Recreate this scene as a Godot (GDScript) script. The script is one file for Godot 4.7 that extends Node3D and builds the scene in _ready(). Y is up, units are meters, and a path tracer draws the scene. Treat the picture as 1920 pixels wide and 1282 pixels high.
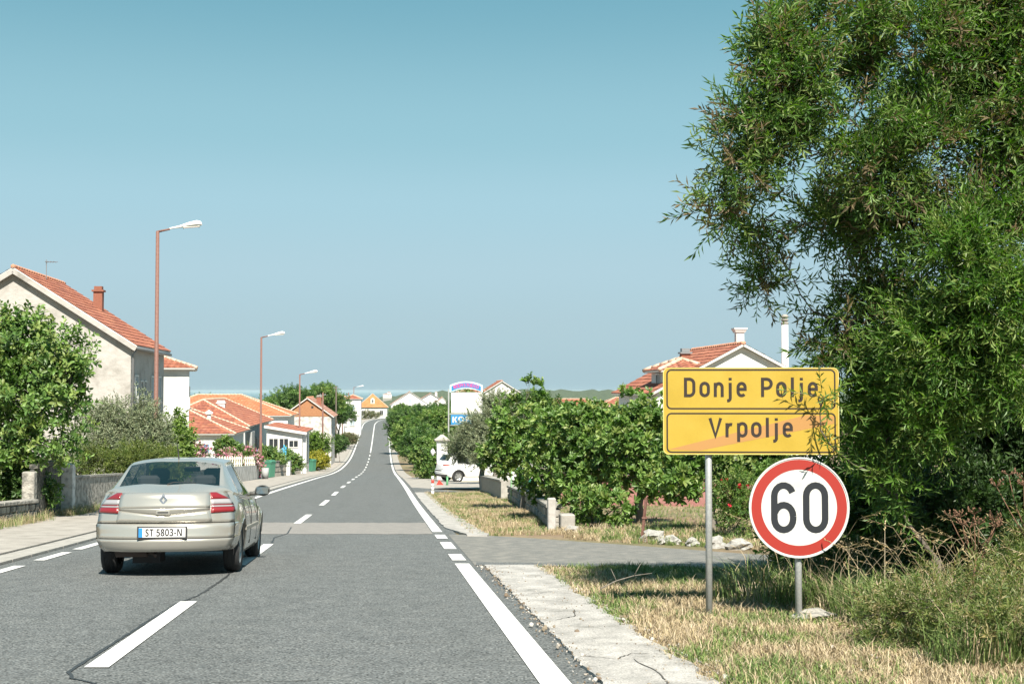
extends Node3D
# A village road that runs downhill and up again, with a town sign, a speed sign, a saloon car and houses.
# Units are metres, the camera stands near x = 0, z = 0 and the road runs towards -z, a little to the left.

var used := {}
var M := {}
var PROF := [[-60.0, 1.8], [-30.0, 0.25], [0.0, -1.40], [26.0, -2.80], [43.0, -3.68], [64.0, -4.65], [95.0, -6.2], [123.0, -7.62], [150.0, -8.72], [190.0, -9.6], [230.0, -9.35], [264.0, -8.6], [300.0, -7.9], [330.0, -7.5], [360.0, -7.7], [420.0, -9.0], [520.0, -10.5], [1200.0, -22.0], [3200.0, -58.0]]
const TURN := 0.0963
var noise := FastNoiseLite.new()

# ---------------------------------------------------------------- small helpers
func lin(r: float, g: float, b: float) -> Color:
	return Color(r, g, b).linear_to_srgb()

func hr(s: float) -> float:
	var n := PROF.size()
	if s <= PROF[0][0]: return PROF[0][1]
	for i in n - 1:
		var a: Array = PROF[i]
		var b: Array = PROF[i + 1]
		if s <= b[0]:
			var h: float = b[0] - a[0]
			var m: float = (b[1] - a[1]) / h
			var m0 := m
			var m1 := m
			if i > 0: m0 = 0.5 * (m + (a[1] - PROF[i - 1][1]) / (a[0] - PROF[i - 1][0]))
			if i < n - 2: m1 = 0.5 * (m + (PROF[i + 2][1] - b[1]) / (PROF[i + 2][0] - b[0]))
			var t: float = (s - a[0]) / h
			var t2 := t * t
			var t3 := t2 * t
			return (2 * t3 - 3 * t2 + 1) * a[1] + (t3 - 2 * t2 + t) * h * m0 + (3 * t2 - 2 * t3) * b[1] + (t3 - t2) * h * m1
	return PROF[n - 1][1]

func xc(s: float) -> float:
	var x := -1.98 - 0.0966 * s
	if s > 300.0: x += 0.0012 * (minf(s, 460.0) - 300.0) * (minf(s, 460.0) - 300.0)
	return x

func left_edge(s: float) -> float:
	return lerpf(-2.95, -2.6, smoothstep(25.0, 75.0, s))

func gh(x: float, z: float) -> float:
	var s := -z
	var d := x - xc(s)
	var h := hr(s)
	if d < -7.0: h += 0.12 * noise.get_noise_2d(x * 2.0, z * 2.0) * smoothstep(-7.0, -10.0, d)
	if d > 4.0: h += 0.05 * noise.get_noise_2d(x * 6.0, z * 6.0) * smoothstep(4.0, 5.0, d)
	return h

func on(d: float, s: float, up := 0.0) -> Vector3:   # a point d to the right of the middle of the road, s along it
	return Vector3(xc(s) + d, hr(s) + up, -s)

func numbered(n: String) -> String:
	if not used.has(n):
		used[n] = 0
		return n
	used[n] += 1
	return "%s_%03d" % [n, used[n]]

func st_new(flat := true) -> SurfaceTool:
	var st := SurfaceTool.new()
	st.begin(Mesh.PRIMITIVE_TRIANGLES)
	st.set_smooth_group(0xFFFFFFFF if flat else 0)
	return st

func flat(st: SurfaceTool, f := true) -> void:
	st.set_smooth_group(0xFFFFFFFF if f else 0)

func done(st: SurfaceTool) -> ArrayMesh:
	st.generate_normals()
	return st.commit()

func put(mesh: Mesh, called: String, m: Material, parent: Node, xf := Transform3D.IDENTITY) -> MeshInstance3D:
	var o := MeshInstance3D.new()
	o.mesh = mesh
	o.material_override = m
	o.transform = xf
	o.name = numbered(called) if parent == self else called
	parent.add_child(o, true)
	return o

func obj(st: SurfaceTool, called: String, m: Material, parent: Node) -> MeshInstance3D:
	return put(done(st), called, m, parent)

func tag(o: Node, label: String, category: String, group := "") -> Node:
	o.set_meta("label", label)
	o.set_meta("category", category)
	if group != "": o.set_meta("group", group)
	return o

func thing(called: String, label: String, category: String, at: Vector3, turn := 0.0, group := "") -> Node3D:
	var o := Node3D.new()
	o.name = numbered(called)
	add_child(o)
	o.position = at
	o.rotation.y = turn
	tag(o, label, category, group)
	return o

func setting(o: Node, label := "") -> Node:
	o.set_meta("kind", "structure")
	if label != "": o.set_meta("label", label)
	return o

func tri(st: SurfaceTool, a: Vector3, b: Vector3, c: Vector3) -> void:
	st.add_vertex(a); st.add_vertex(c); st.add_vertex(b)

func quad(st: SurfaceTool, a: Vector3, b: Vector3, c: Vector3, d: Vector3) -> void:   # counter-clockwise seen from outside
	tri(st, a, b, c); tri(st, a, c, d)

func box(st: SurfaceTool, c: Vector3, s: Vector3, b := Basis.IDENTITY, taper := 1.0) -> void:
	var h := s * 0.5
	var v: Array[Vector3] = []
	for i in 8:
		var y := h.y if i & 2 else -h.y
		var k := taper if i & 2 else 1.0
		v.append(c + b * Vector3((h.x if i & 1 else -h.x) * k, y, (h.z if i & 4 else -h.z) * k))
	quad(st, v[4], v[5], v[7], v[6]); quad(st, v[1], v[0], v[2], v[3])
	quad(st, v[5], v[1], v[3], v[7]); quad(st, v[0], v[4], v[6], v[2])
	quad(st, v[6], v[7], v[3], v[2]); quad(st, v[0], v[1], v[5], v[4])

func bevel(st: SurfaceTool, c: Vector3, s: Vector3, r: float, b := Basis.IDENTITY) -> void:   # a box with chamfered edges
	var h := s * 0.5
	var p := func(x, y, z): return c + b * Vector3(x, y, z)
	var i := h - Vector3.ONE * r
	for g in [1.0, -1.0]:
		for a in 3:
			var u := (a + 1) % 3
			var w := (a + 2) % 3
			var q: Array[Vector3] = []
			for k in [[-1, -1], [1, -1], [1, 1], [-1, 1]]:
				var v := Vector3.ZERO
				v[a] = h[a] * g; v[u] = i[u] * k[0] * g; v[w] = i[w] * k[1]
				q.append(c + b * v)
			quad(st, q[0], q[1], q[2], q[3])
	for a in 3:
		var u := (a + 1) % 3
		var w := (a + 2) % 3
		for gu in [1.0, -1.0]:
			for gw in [1.0, -1.0]:
				var q: Array[Vector3] = []
				for k in [[-1, 0], [1, 0], [1, 1], [-1, 1]]:
					var v := Vector3.ZERO
					v[a] = i[a] * k[0]
					v[u] = (h[u] if k[1] == 0 else i[u]) * gu
					v[w] = (i[w] if k[1] == 0 else h[w]) * gw
					q.append(c + b * v)
				if gu * gw > 0: quad(st, q[0], q[1], q[2], q[3])
				else: quad(st, q[3], q[2], q[1], q[0])
	for gx in [1.0, -1.0]:
		for gy in [1.0, -1.0]:
			for gz in [1.0, -1.0]:
				var a1: Vector3 = p.call(h.x * gx, i.y * gy, i.z * gz)
				var a2: Vector3 = p.call(i.x * gx, h.y * gy, i.z * gz)
				var a3: Vector3 = p.call(i.x * gx, i.y * gy, h.z * gz)
				if gx * gy * gz > 0: tri(st, a1, a2, a3)
				else: tri(st, a1, a3, a2)

func tube(st: SurfaceTool, pts: Array, radii: Array, sides := 6, cap := true) -> void:
	var rings: Array = []
	for i in pts.size():
		var d: Vector3 = (pts[mini(i + 1, pts.size() - 1)] - pts[maxi(i - 1, 0)]).normalized()
		var u := d.cross(Vector3(0.31, 0.17, 0.93) if absf(d.z) < 0.9 else Vector3.RIGHT).normalized()
		var w := d.cross(u)
		var ring: Array[Vector3] = []
		for k in sides:
			var a := TAU * k / sides
			ring.append(pts[i] + (u * cos(a) + w * sin(a)) * radii[i])
		rings.append(ring)
	for i in pts.size() - 1:
		for k in sides:
			var k2 := (k + 1) % sides
			quad(st, rings[i][k], rings[i][k2], rings[i + 1][k2], rings[i + 1][k])
	if cap:
		for k in sides:
			var k2 := (k + 1) % sides
			tri(st, pts[0], rings[0][k2], rings[0][k])
			tri(st, pts[-1], rings[-1][k], rings[-1][k2])

func lathe(st: SurfaceTool, prof: Array, sides: int, xf := Transform3D.IDENTITY) -> void:   # prof: [radius, height]
	for i in prof.size() - 1:
		for k in sides:
			var a := TAU * k / sides
			var b := TAU * (k + 1) / sides
			var p := func(q, g): return xf * Vector3(q[0] * cos(g), q[1], -q[0] * sin(g))
			quad(st, p.call(prof[i], a), p.call(prof[i], b), p.call(prof[i + 1], b), p.call(prof[i + 1], a))

func prism(st: SurfaceTool, poly: Array, z0: float, z1: float, xf := Transform3D.IDENTITY) -> void:   # outline counter-clockwise in x, y, drawn out from z0 (back) to z1 (front)
	var pv := PackedVector2Array(poly)
	var idx := Geometry2D.triangulate_polygon(pv)
	for t in range(0, idx.size(), 3):
		var a := pv[idx[t]]; var b := pv[idx[t + 1]]; var c := pv[idx[t + 2]]
		if (b - a).cross(c - a) < 0:
			var q := b; b = c; c = q
		tri(st, xf * Vector3(a.x, a.y, z1), xf * Vector3(b.x, b.y, z1), xf * Vector3(c.x, c.y, z1))
		tri(st, xf * Vector3(a.x, a.y, z0), xf * Vector3(c.x, c.y, z0), xf * Vector3(b.x, b.y, z0))
	for i in pv.size():
		var a := pv[i]
		var b := pv[(i + 1) % pv.size()]
		quad(st, xf * Vector3(a.x, a.y, z0), xf * Vector3(b.x, b.y, z0), xf * Vector3(b.x, b.y, z1), xf * Vector3(a.x, a.y, z1))

func ribbon(st: SurfaceTool, pts: Array, w: float, closed := false, z := 0.0, thick := 0.001) -> void:   # a stroke of lettering in x, y that stands a little proud of its plate
	var n := pts.size()
	var l: Array[Vector3] = []
	var r: Array[Vector3] = []
	for i in n:
		var a: Vector2 = pts[(i - 1 + n) % n] if (closed or i > 0) else pts[i]
		var b: Vector2 = pts[(i + 1) % n] if (closed or i < n - 1) else pts[i]
		var p: Vector2 = pts[i]
		var d1 := (p - a).normalized() if p != a else (b - p).normalized()
		var d2 := (b - p).normalized() if p != b else d1
		var m := (d1 + d2).normalized()
		var nn := Vector2(-m.y, m.x)
		var k := minf(1.0 / maxf(0.35, nn.dot(Vector2(-d1.y, d1.x))), 2.0) * w * 0.5
		l.append(Vector3(p.x + nn.x * k, p.y + nn.y * k, z))
		r.append(Vector3(p.x - nn.x * k, p.y - nn.y * k, z))
	var up := Vector3(0, 0, thick)
	for i in (n if closed else n - 1):
		var j := (i + 1) % n
		quad(st, r[i] + up, r[j] + up, l[j] + up, l[i] + up)
		quad(st, r[i], r[j], r[j] + up, r[i] + up)
		quad(st, l[j], l[i], l[i] + up, l[j] + up)

func arc(c: Vector2, rx: float, ry: float, a0: float, a1: float, n := 10) -> Array:
	var out: Array = []
	for i in n + 1:
		var a := deg_to_rad(lerpf(a0, a1, float(i) / n))
		out.append(c + Vector2(cos(a) * rx, sin(a) * ry))
	return out

func rrect(w: float, h: float, r: float, n := 5) -> Array:
	var out: Array = []
	for q in [[w / 2 - r, h / 2 - r, 0], [-w / 2 + r, h / 2 - r, 90], [-w / 2 + r, -h / 2 + r, 180], [w / 2 - r, -h / 2 + r, 270]]:
		out.append_array(arc(Vector2(q[0], q[1]), r, r, q[2], q[2] + 90, n))
	return out

# ---------------------------------------------------------------- materials
func noise_tex(size: int, freq: float, stops: Array, speckle: float, sd: int, octaves := 4, grain := 1) -> ImageTexture:   # stops: [position, linear colour]
	var nz := FastNoiseLite.new()
	nz.seed = sd
	nz.frequency = freq
	nz.fractal_octaves = octaves
	var src := nz.get_seamless_image(size, size)
	src.convert(Image.FORMAT_L8)
	var data := src.get_data()
	var g := Gradient.new()
	g.offsets = PackedFloat32Array(stops.map(func(q): return q[0]))
	g.colors = PackedColorArray(stops.map(func(q): return q[1]))
	var lut: Array[Color] = []
	for i in 256: lut.append(g.sample(i / 255.0))
	var rng := RandomNumberGenerator.new()
	rng.seed = sd
	var out := PackedByteArray()
	out.resize(size * size * 3)
	var gs := size / grain
	var grains := PackedFloat32Array()
	grains.resize(gs * gs)
	if speckle > 0.0:
		for i in gs * gs: grains[i] = maxf(0.0, 1.0 + rng.randfn(0.0, speckle))
	for i in size * size:
		var c := lut[data[i]]
		var k := 1.0
		if speckle > 0.0: k = grains[(i / size / grain) * gs + (i % size) / grain]
		c = Color(minf(c.r * k, 1), minf(c.g * k, 1), minf(c.b * k, 1)).linear_to_srgb()
		out[i * 3] = int(c.r * 255); out[i * 3 + 1] = int(c.g * 255); out[i * 3 + 2] = int(c.b * 255)
	var im := Image.create_from_data(size, size, false, Image.FORMAT_RGB8, out)
	im.generate_mipmaps()
	return ImageTexture.create_from_image(im)

func bump_tex(size: int, freq: float, strength: float, sd: int) -> ImageTexture:
	var nz := FastNoiseLite.new()
	nz.seed = sd
	nz.frequency = freq
	nz.fractal_octaves = 5
	var im := nz.get_seamless_image(size, size)
	im.convert(Image.FORMAT_RGBA8)
	im.bump_map_to_normal_map(strength)
	return ImageTexture.create_from_image(im)

func mat(c: Color, rough := 0.8, metal := 0.0) -> StandardMaterial3D:
	var m := StandardMaterial3D.new()
	m.albedo_color = c.linear_to_srgb()
	m.roughness = rough
	m.metallic = metal
	return m

func tmat(tex: Texture2D, scale: float, rough := 0.9, tint := Color.WHITE, bump: Texture2D = null, bscale := 1.0) -> StandardMaterial3D:
	var m := mat(tint, rough)
	m.albedo_texture = tex
	m.uv1_triplanar = true
	m.uv1_world_triplanar = true
	m.uv1_scale = Vector3.ONE * scale
	if bump:
		m.normal_enabled = true
		m.normal_texture = bump
		m.normal_scale = bscale
	return m

func leafmat(back := Color(0.72, 0.9, 0.2), rough := 0.5) -> StandardMaterial3D:
	var m := mat(Color.WHITE, rough)
	m.vertex_color_use_as_albedo = true
	m.backlight_enabled = true
	m.backlight = back
	return m

func vmat(rough := 0.9) -> StandardMaterial3D:
	var m := mat(Color.WHITE, rough)
	m.vertex_color_use_as_albedo = true
	return m

func glass(c: Color, a: float) -> StandardMaterial3D:
	var m := StandardMaterial3D.new()
	m.albedo_color = Color(c.r, c.g, c.b, a)
	m.transparency = BaseMaterial3D.TRANSPARENCY_ALPHA
	m.roughness = 0.03
	return m

func make_materials() -> void:
	var L := func(r, g, b): return Color(r, g, b)
	var bump := bump_tex(512, 0.03, 6.0, 5)
	M.asphalt = tmat(noise_tex(1024, 0.012, [[0.0, L.call(0.104, 0.11, 0.109)], [0.5, L.call(0.122, 0.128, 0.126)], [1.0, L.call(0.139, 0.144, 0.14)]], 0.4, 11, 4, 2), 0.16, 0.85, Color.WHITE, bump_tex(512, 0.35, 5.0, 9), 0.6)
	M.asphalt_old = tmat(noise_tex(512, 0.02, [[0.0, L.call(0.13, 0.13, 0.12)], [0.5, L.call(0.17, 0.165, 0.15)], [1.0, L.call(0.23, 0.215, 0.19)]], 0.2, 12), 0.3, 0.9, Color.WHITE, bump, 0.5)
	M.asphalt_patch = tmat(noise_tex(512, 0.02, [[0.0, L.call(0.19, 0.18, 0.165)], [0.5, L.call(0.22, 0.205, 0.19)], [1.0, L.call(0.26, 0.24, 0.215)]], 0.17, 13), 0.3, 0.9)
	M.tar = mat(L.call(0.035, 0.037, 0.038), 0.6)
	M.paint = tmat(noise_tex(256, 0.03, [[0.0, L.call(0.5, 0.49, 0.48)], [0.35, L.call(0.66, 0.65, 0.63)], [1.0, L.call(0.72, 0.71, 0.69)]], 0.05, 14), 0.8, 0.7)
	M.pave = tmat(noise_tex(512, 0.012, [[0.0, L.call(0.22, 0.2, 0.172)], [0.45, L.call(0.31, 0.282, 0.25)], [1.0, L.call(0.38, 0.35, 0.31)]], 0.1, 15), 0.25, 0.9, Color.WHITE, bump, 0.12)
	M.kerb = tmat(noise_tex(256, 0.02, [[0.0, L.call(0.25, 0.24, 0.215)], [0.5, L.call(0.33, 0.31, 0.28)], [1.0, L.call(0.42, 0.4, 0.36)]], 0.12, 16), 0.7, 0.9)
	M.strip = tmat(noise_tex(1024, 0.01, [[0.0, L.call(0.2, 0.19, 0.17)], [0.3, L.call(0.3, 0.285, 0.265)], [0.6, L.call(0.37, 0.35, 0.325)], [1.0, L.call(0.46, 0.44, 0.41)]], 0.2, 17, 4, 2), 0.22, 0.92, Color.WHITE, bump, 0.15)
	M.ground = tmat(noise_tex(512, 0.02, [[0.0, L.call(0.55, 0.55, 0.55)], [0.5, L.call(0.85, 0.85, 0.85)], [1.0, L.call(1, 1, 1)]], 0.2, 18), 0.6, 1.0, Color.WHITE, bump, 1.0)
	M.ground.vertex_color_use_as_albedo = true
	M.white = tmat(noise_tex(512, 0.008, [[0.0, L.call(0.5, 0.49, 0.47)], [0.3, L.call(0.63, 0.625, 0.61)], [1.0, L.call(0.7, 0.695, 0.68)]], 0.02, 19), 0.14, 0.9)
	M.stucco = tmat(noise_tex(512, 0.011, [[0.0, L.call(0.24, 0.225, 0.2)], [0.25, L.call(0.35, 0.33, 0.305)], [0.5, L.call(0.4, 0.38, 0.355)], [1.0, L.call(0.44, 0.42, 0.395)]], 0.05, 20), 0.16, 0.95, Color.WHITE, bump, 0.3)
	M.rough_wall = tmat(noise_tex(512, 0.03, [[0.0, L.call(0.2, 0.19, 0.18)], [0.35, L.call(0.42, 0.4, 0.37)], [0.6, L.call(0.55, 0.53, 0.5)], [1.0, L.call(0.62, 0.6, 0.57)]], 0.06, 21), 0.1, 0.95)
	M.brick = tmat(noise_tex(256, 0.05, [[0.0, L.call(0.27, 0.125, 0.06)], [1.0, L.call(0.4, 0.2, 0.1)]], 0.12, 22), 0.5, 0.95)
	M.red_brick = tmat(noise_tex(256, 0.05, [[0.0, L.call(0.19, 0.07, 0.045)], [1.0, L.call(0.28, 0.115, 0.075)]], 0.1, 23), 1.0, 0.95)
	M.concrete = tmat(noise_tex(512, 0.016, [[0.0, L.call(0.1, 0.095, 0.085)], [0.3, L.call(0.2, 0.19, 0.17)], [0.55, L.call(0.33, 0.31, 0.275)], [1.0, L.call(0.44, 0.415, 0.37)]], 0.12, 24), 0.5, 0.95, Color.WHITE, bump, 1.0)
	M.pillar = tmat(noise_tex(512, 0.02, [[0.0, L.call(0.16, 0.16, 0.16)], [0.3, L.call(0.4, 0.4, 0.39)], [0.5, L.call(0.56, 0.55, 0.53)], [1.0, L.call(0.64, 0.63, 0.61)]], 0.06, 25), 0.45, 0.95, Color.WHITE, bump, 0.8)
	M.dark_slab = tmat(noise_tex(512, 0.025, [[0.0, L.call(0.025, 0.028, 0.025)], [0.5, L.call(0.06, 0.062, 0.055)], [0.75, L.call(0.13, 0.12, 0.1)], [1.0, L.call(0.22, 0.2, 0.17)]], 0.2, 26), 0.5, 0.95, Color.WHITE, bump, 1.2)
	M.bark = tmat(noise_tex(256, 0.05, [[0.0, L.call(0.05, 0.04, 0.032)], [1.0, L.call(0.15, 0.125, 0.1)]], 0.15, 27), 2.0, 0.95, Color.WHITE, bump, 1.5)
	M.bark_pale = tmat(noise_tex(256, 0.05, [[0.0, L.call(0.1, 0.09, 0.075)], [1.0, L.call(0.24, 0.215, 0.185)]], 0.12, 28), 2.0, 0.95, Color.WHITE, bump, 1.2)
	M.rust = tmat(noise_tex(256, 0.04, [[0.0, L.call(0.12, 0.05, 0.035)], [0.5, L.call(0.165, 0.078, 0.06)], [1.0, L.call(0.22, 0.125, 0.1)]], 0.08, 29), 0.9, 0.7)
	M.galv = tmat(noise_tex(256, 0.06, [[0.0, L.call(0.3, 0.31, 0.31)], [1.0, L.call(0.46, 0.47, 0.46)]], 0.06, 30), 2.0, 0.5)
	M.galv.metallic = 0.35
	M.lamp_white = mat(L.call(0.72, 0.72, 0.7), 0.4)
	M.lamp_glass = mat(L.call(0.5, 0.5, 0.46), 0.2)
	M.tile = vmat(0.85)
	M.stone = vmat(0.95)
	M.window = mat(L.call(0.03, 0.035, 0.04), 0.08)
	M.window_blue = mat(L.call(0.06, 0.2, 0.36), 0.4)
	M.shutter = mat(L.call(0.3, 0.31, 0.31), 0.7)
	M.shutter_blue = mat(L.call(0.28, 0.34, 0.38), 0.7)
	M.frame = mat(L.call(0.6, 0.6, 0.58), 0.5)
	M.metal_grey = mat(L.call(0.25, 0.26, 0.27), 0.5, 0.5)
	M.dark = mat(L.call(0.02, 0.02, 0.022), 0.7)
	M.blue = mat(L.call(0.03, 0.26, 0.5), 0.5)
	M.blue_light = mat(L.call(0.08, 0.4, 0.6), 0.5)
	M.bin_green = mat(L.call(0.06, 0.2, 0.13), 0.5)
	M.gate_green = mat(L.call(0.03, 0.19, 0.13), 0.45)
	M.post_green = mat(L.call(0.25, 0.42, 0.25), 0.6)
	M.fence_white = mat(L.call(0.68, 0.66, 0.55), 0.7)
	M.pink_wall = tmat(noise_tex(256, 0.03, [[0.0, L.call(0.26, 0.11, 0.1)], [1.0, L.call(0.38, 0.19, 0.17)]], 0.1, 31), 0.5, 0.95)
	M.red = mat(L.call(0.55, 0.05, 0.035), 0.45)
	M.leaf = leafmat()
	M.leaf_gloss = leafmat(Color(0.65, 0.8, 0.16), 0.46)
	M.olive = leafmat(Color(0.4, 0.48, 0.26), 0.55)
	M.straw = leafmat(Color(0.35, 0.3, 0.15), 0.8)
	M.petal = leafmat(Color(0.5, 0.35, 0.35), 0.7)

# ---------------------------------------------------------------- plants
func leaf(st: SurfaceTool, base: Vector3, dir: Vector3, up: Vector3, l: float, w: float, wide := 0.45, fold := 0.25) -> void:
	var side := dir.cross(up).normalized()
	var nn := side.cross(dir).normalized()
	var tip := base + dir * l - nn * l * 0.12
	var m := base + dir * l * wide
	var a := m + side * w * 0.5 + nn * w * fold
	var b := m - side * w * 0.5 + nn * w * fold
	if w / l > 0.3:
		var m2 := base + dir * l * 0.75 - nn * l * 0.03
		var c := m2 + side * w * 0.4 + nn * w * fold * 0.7
		var e := m2 - side * w * 0.4 + nn * w * fold * 0.7
		tri(st, base, m, a); tri(st, base, b, m)
		quad(st, a, m, m2, c); quad(st, m, b, e, m2)
		tri(st, c, m2, tip); tri(st, m2, e, tip)
	else:
		tri(st, base, tip, a); tri(st, base, b, tip)

func sprig(sd: int, n: int, length: float, l: float, w: float, spread := 0.8, whorl := false, wide := 0.45) -> ArrayMesh:   # a twig along +y with leaves round it
	var rng := RandomNumberGenerator.new()
	rng.seed = sd
	var st := st_new()
	var bend := Vector3(rng.randf_range(-0.2, 0.2), 0, rng.randf_range(-0.2, 0.2))
	st.set_color(Color(0.75, 0.6, 0.45))
	tube(st, [Vector3.ZERO, Vector3(0, length * 0.5, 0) + bend * length * 0.3, Vector3(0, length, 0) + bend * length], [0.0035, 0.0028, 0.0015], 3, false)
	for i in n:
		var t := (0.55 + 0.45 * rng.randf()) if whorl else (i + 0.5 + rng.randf_range(-0.3, 0.3)) / n
		var p := Vector3(0, length * t, 0) + bend * length * t * t
		var a := i * 2.4 + rng.randf_range(-0.5, 0.5)
		var out := Vector3(cos(a), rng.randf_range(0.1, 0.9) * (1.2 - spread), sin(a))
		var dir := (out * spread + Vector3.UP * (1.0 - spread) + Vector3(0, (t - 0.5) * 0.8, 0)).normalized()
		var k := rng.randf_range(0.7, 1.15)
		var g := rng.randf_range(0.8, 1.2)
		st.set_color(Color(g * rng.randf_range(0.92, 1.12), g, g * rng.randf_range(0.85, 1.1)))
		leaf(st, p, dir, Vector3(rng.randf_range(-0.7, 0.7), 1, rng.randf_range(-0.7, 0.7)).normalized(), l * k, w * k, wide, rng.randf_range(0.1, 0.35))
	return done(st)

func scatter(parent: Node, called: String, meshes: Array, m: Material, spots: Array, label := "", category := "") -> void:   # spots: [Transform3D, Color]; one MultiMesh for each mesh
	for k in meshes.size():
		var mine: Array = []
		for i in range(k, spots.size(), meshes.size()): mine.append(spots[i])
		if mine.is_empty(): continue
		var mm := MultiMesh.new()
		mm.transform_format = MultiMesh.TRANSFORM_3D
		mm.use_colors = true
		mm.mesh = meshes[k]
		mm.instance_count = mine.size()
		for i in mine.size():
			mm.set_instance_transform(i, mine[i][0])
			mm.set_instance_color(i, mine[i][1])
		var o := MultiMeshInstance3D.new()
		o.multimesh = mm
		o.material_override = m
		o.name = numbered(called) if parent == self else called
		parent.add_child(o, true)
		o.set_meta("kind", "stuff")
		if label != "": o.set_meta("label", label)
		if category != "": o.set_meta("category", category)

func facing(dir: Vector3, spin: float) -> Basis:   # turns +y towards dir
	var d := dir.normalized()
	var u := d.cross(Vector3.RIGHT if absf(d.x) < 0.8 else Vector3.FORWARD).normalized()
	return Basis(u, d, u.cross(d)).rotated(d, spin)

var lump_scale := 60.0
func crown_spots(clumps: Array, n: int, sd: int, size: Array, colors: Array, droop := 0.0, core := 0.5, floor_y := -100.0) -> Array:   # clumps: [centre, radii]
	var rng := RandomNumberGenerator.new()
	rng.seed = sd
	var weights := PackedFloat32Array()
	for c in clumps: weights.append(pow(c[1].x * c[1].y * c[1].z, 0.75))
	var out: Array = []
	while out.size() < n:
		var c: Array = clumps[rng.rand_weighted(weights)]
		var v := Vector3(rng.randfn(), rng.randfn(), rng.randfn()).normalized()
		var r := pow(rng.randf(), core)
		# clumps inside clumps: pull the points towards a few hundred little centres
		var cell := Vector3(sin(v.x * 9.0 + c[0].x * 7.0), sin(v.y * 9.0 + c[0].y * 5.0), sin(v.z * 9.0 + c[0].z * 3.0))
		var lump := 0.5 + 0.5 * noise.get_noise_3d((c[0].x + v.x * r * c[1].x) * lump_scale, (c[0].y + v.y * r * c[1].y) * lump_scale, (c[0].z + v.z * r * c[1].z) * lump_scale)
		if rng.randf() > smoothstep(0.40, 0.60, lump) + 0.03: continue
		var p: Vector3 = c[0] + v * r * c[1] * (1.0 + 0.06 * cell.x) * rng.randf_range(0.92, 1.1)
		if p.y < floor_y: continue
		var dir := (v * 0.9 + Vector3(rng.randf_range(-0.6, 0.6), rng.randf_range(-0.3, 0.8) - droop, rng.randf_range(-0.6, 0.6))).normalized()
		var k := rng.randf_range(size[0], size[1])
		var col: Color = colors[rng.randi() % colors.size()]
		var g := rng.randf_range(0.82, 1.2)
		out.append([Transform3D(facing(dir, rng.randf() * TAU).scaled(Vector3.ONE * k), p), Color(col.r * g, col.g * g, col.b * g)])
	return out

func limbs(parent: Node, base: Vector3, fork: Vector3, clumps: Array, r0: float, sd: int, m: Material, twigs := 6) -> void:
	var rng := RandomNumberGenerator.new()
	rng.seed = sd
	var st := st_new(false)
	var mid := base.lerp(fork, 0.5) + Vector3(rng.randf_range(-0.1, 0.1), 0, rng.randf_range(-0.1, 0.1)) * base.distance_to(fork)
	tube(st, [base - Vector3(0, 0.15, 0), base.lerp(mid, 0.15), mid, fork], [r0 * 1.45, r0 * 1.1, r0 * 0.92, r0 * 0.8], 8)
	obj(st, "trunk", m, parent)
	st = st_new(false)
	# each clump hangs on the nearest clump that stands nearer to the trunk, so that limbs fork
	var order := clumps.duplicate()
	order.sort_custom(func(a, b): return a[0].distance_to(fork) < b[0].distance_to(fork))
	var ends: Array[Vector3] = [fork]
	var thick: Array[float] = [r0 * 0.75]
	for c in order:
		var to: Vector3 = c[0]
		var best := 0
		for k in ends.size():
			if ends[k].distance_to(to) + 0.35 * ends[k].distance_to(fork) < ends[best].distance_to(to) + 0.35 * ends[best].distance_to(fork): best = k
		var from := ends[best]
		var far := from.distance_to(to)
		var ra: float = maxf(0.008, thick[best] * 0.72)
		var rb: float = maxf(0.006, ra * 0.55)
		var side := Vector3(rng.randf_range(-1, 1), rng.randf_range(-0.2, 0.9), rng.randf_range(-1, 1)) * far * 0.16
		var q1 := from.lerp(to, 0.33) + side
		var q2 := from.lerp(to, 0.68) + side * 0.8 + Vector3(rng.randf_range(-1, 1), rng.randf_range(-1, 1), rng.randf_range(-1, 1)) * far * 0.05
		tube(st, [from, q1, q2, to], [ra, ra * 0.88, ra * 0.7, rb], 6, false)
		ends.append(to); thick.append(rb)
		ends.append(q2); thick.append(ra * 0.7)
		for t in twigs:
			var v := Vector3(rng.randfn(), rng.randfn() * 0.7 + 0.2, rng.randfn()).normalized()
			var end: Vector3 = to + v * c[1] * rng.randf_range(0.6, 0.95)
			var root := q2.lerp(to, rng.randf())
			tube(st, [root, root.lerp(end, 0.5) + side * 0.3, end], [rb * 0.6 + 0.002, rb * 0.35 + 0.002, 0.003], 4, false)
	obj(st, "branches", m, parent)

func tree(called: String, label: String, category: String, group: String, base: Vector3, fork_h: float, clumps: Array, n: int, sd: int, meshes: Array, m: Material, size: Array, colors: Array, r0 := 0.12, bark: Material = null, droop := 0.0, core := 0.5) -> Node3D:
	# clump centres are given in the world; the tree stands at its base
	var t := thing(called, label, category, base, 0.0, group)
	var local: Array = []
	for c in clumps: local.append([c[0] - base, c[1]])
	limbs(t, Vector3.ZERO, Vector3(0, fork_h, 0), local, r0, sd, bark if bark else M.bark)
	scatter(t, "crown", meshes, m, crown_spots(local, n, sd, size, colors, droop, core, 0.05))
	return t

func puffs(c: Vector3, r: Vector3, n: int, sd: int, part := 0.55) -> Array:   # n clumps spread over an ellipsoid
	var rng := RandomNumberGenerator.new()
	rng.seed = sd
	var out: Array = [[c, r * 0.7]]
	for i in n:
		var v := Vector3(rng.randfn(), rng.randfn() * 0.8 + 0.2, rng.randfn()).normalized()
		var k := rng.randf_range(0.75, 1.2)
		out.append([c + v * r * 0.62, r * part * k * Vector3(1, 0.85, 1)])
	return out

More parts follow.
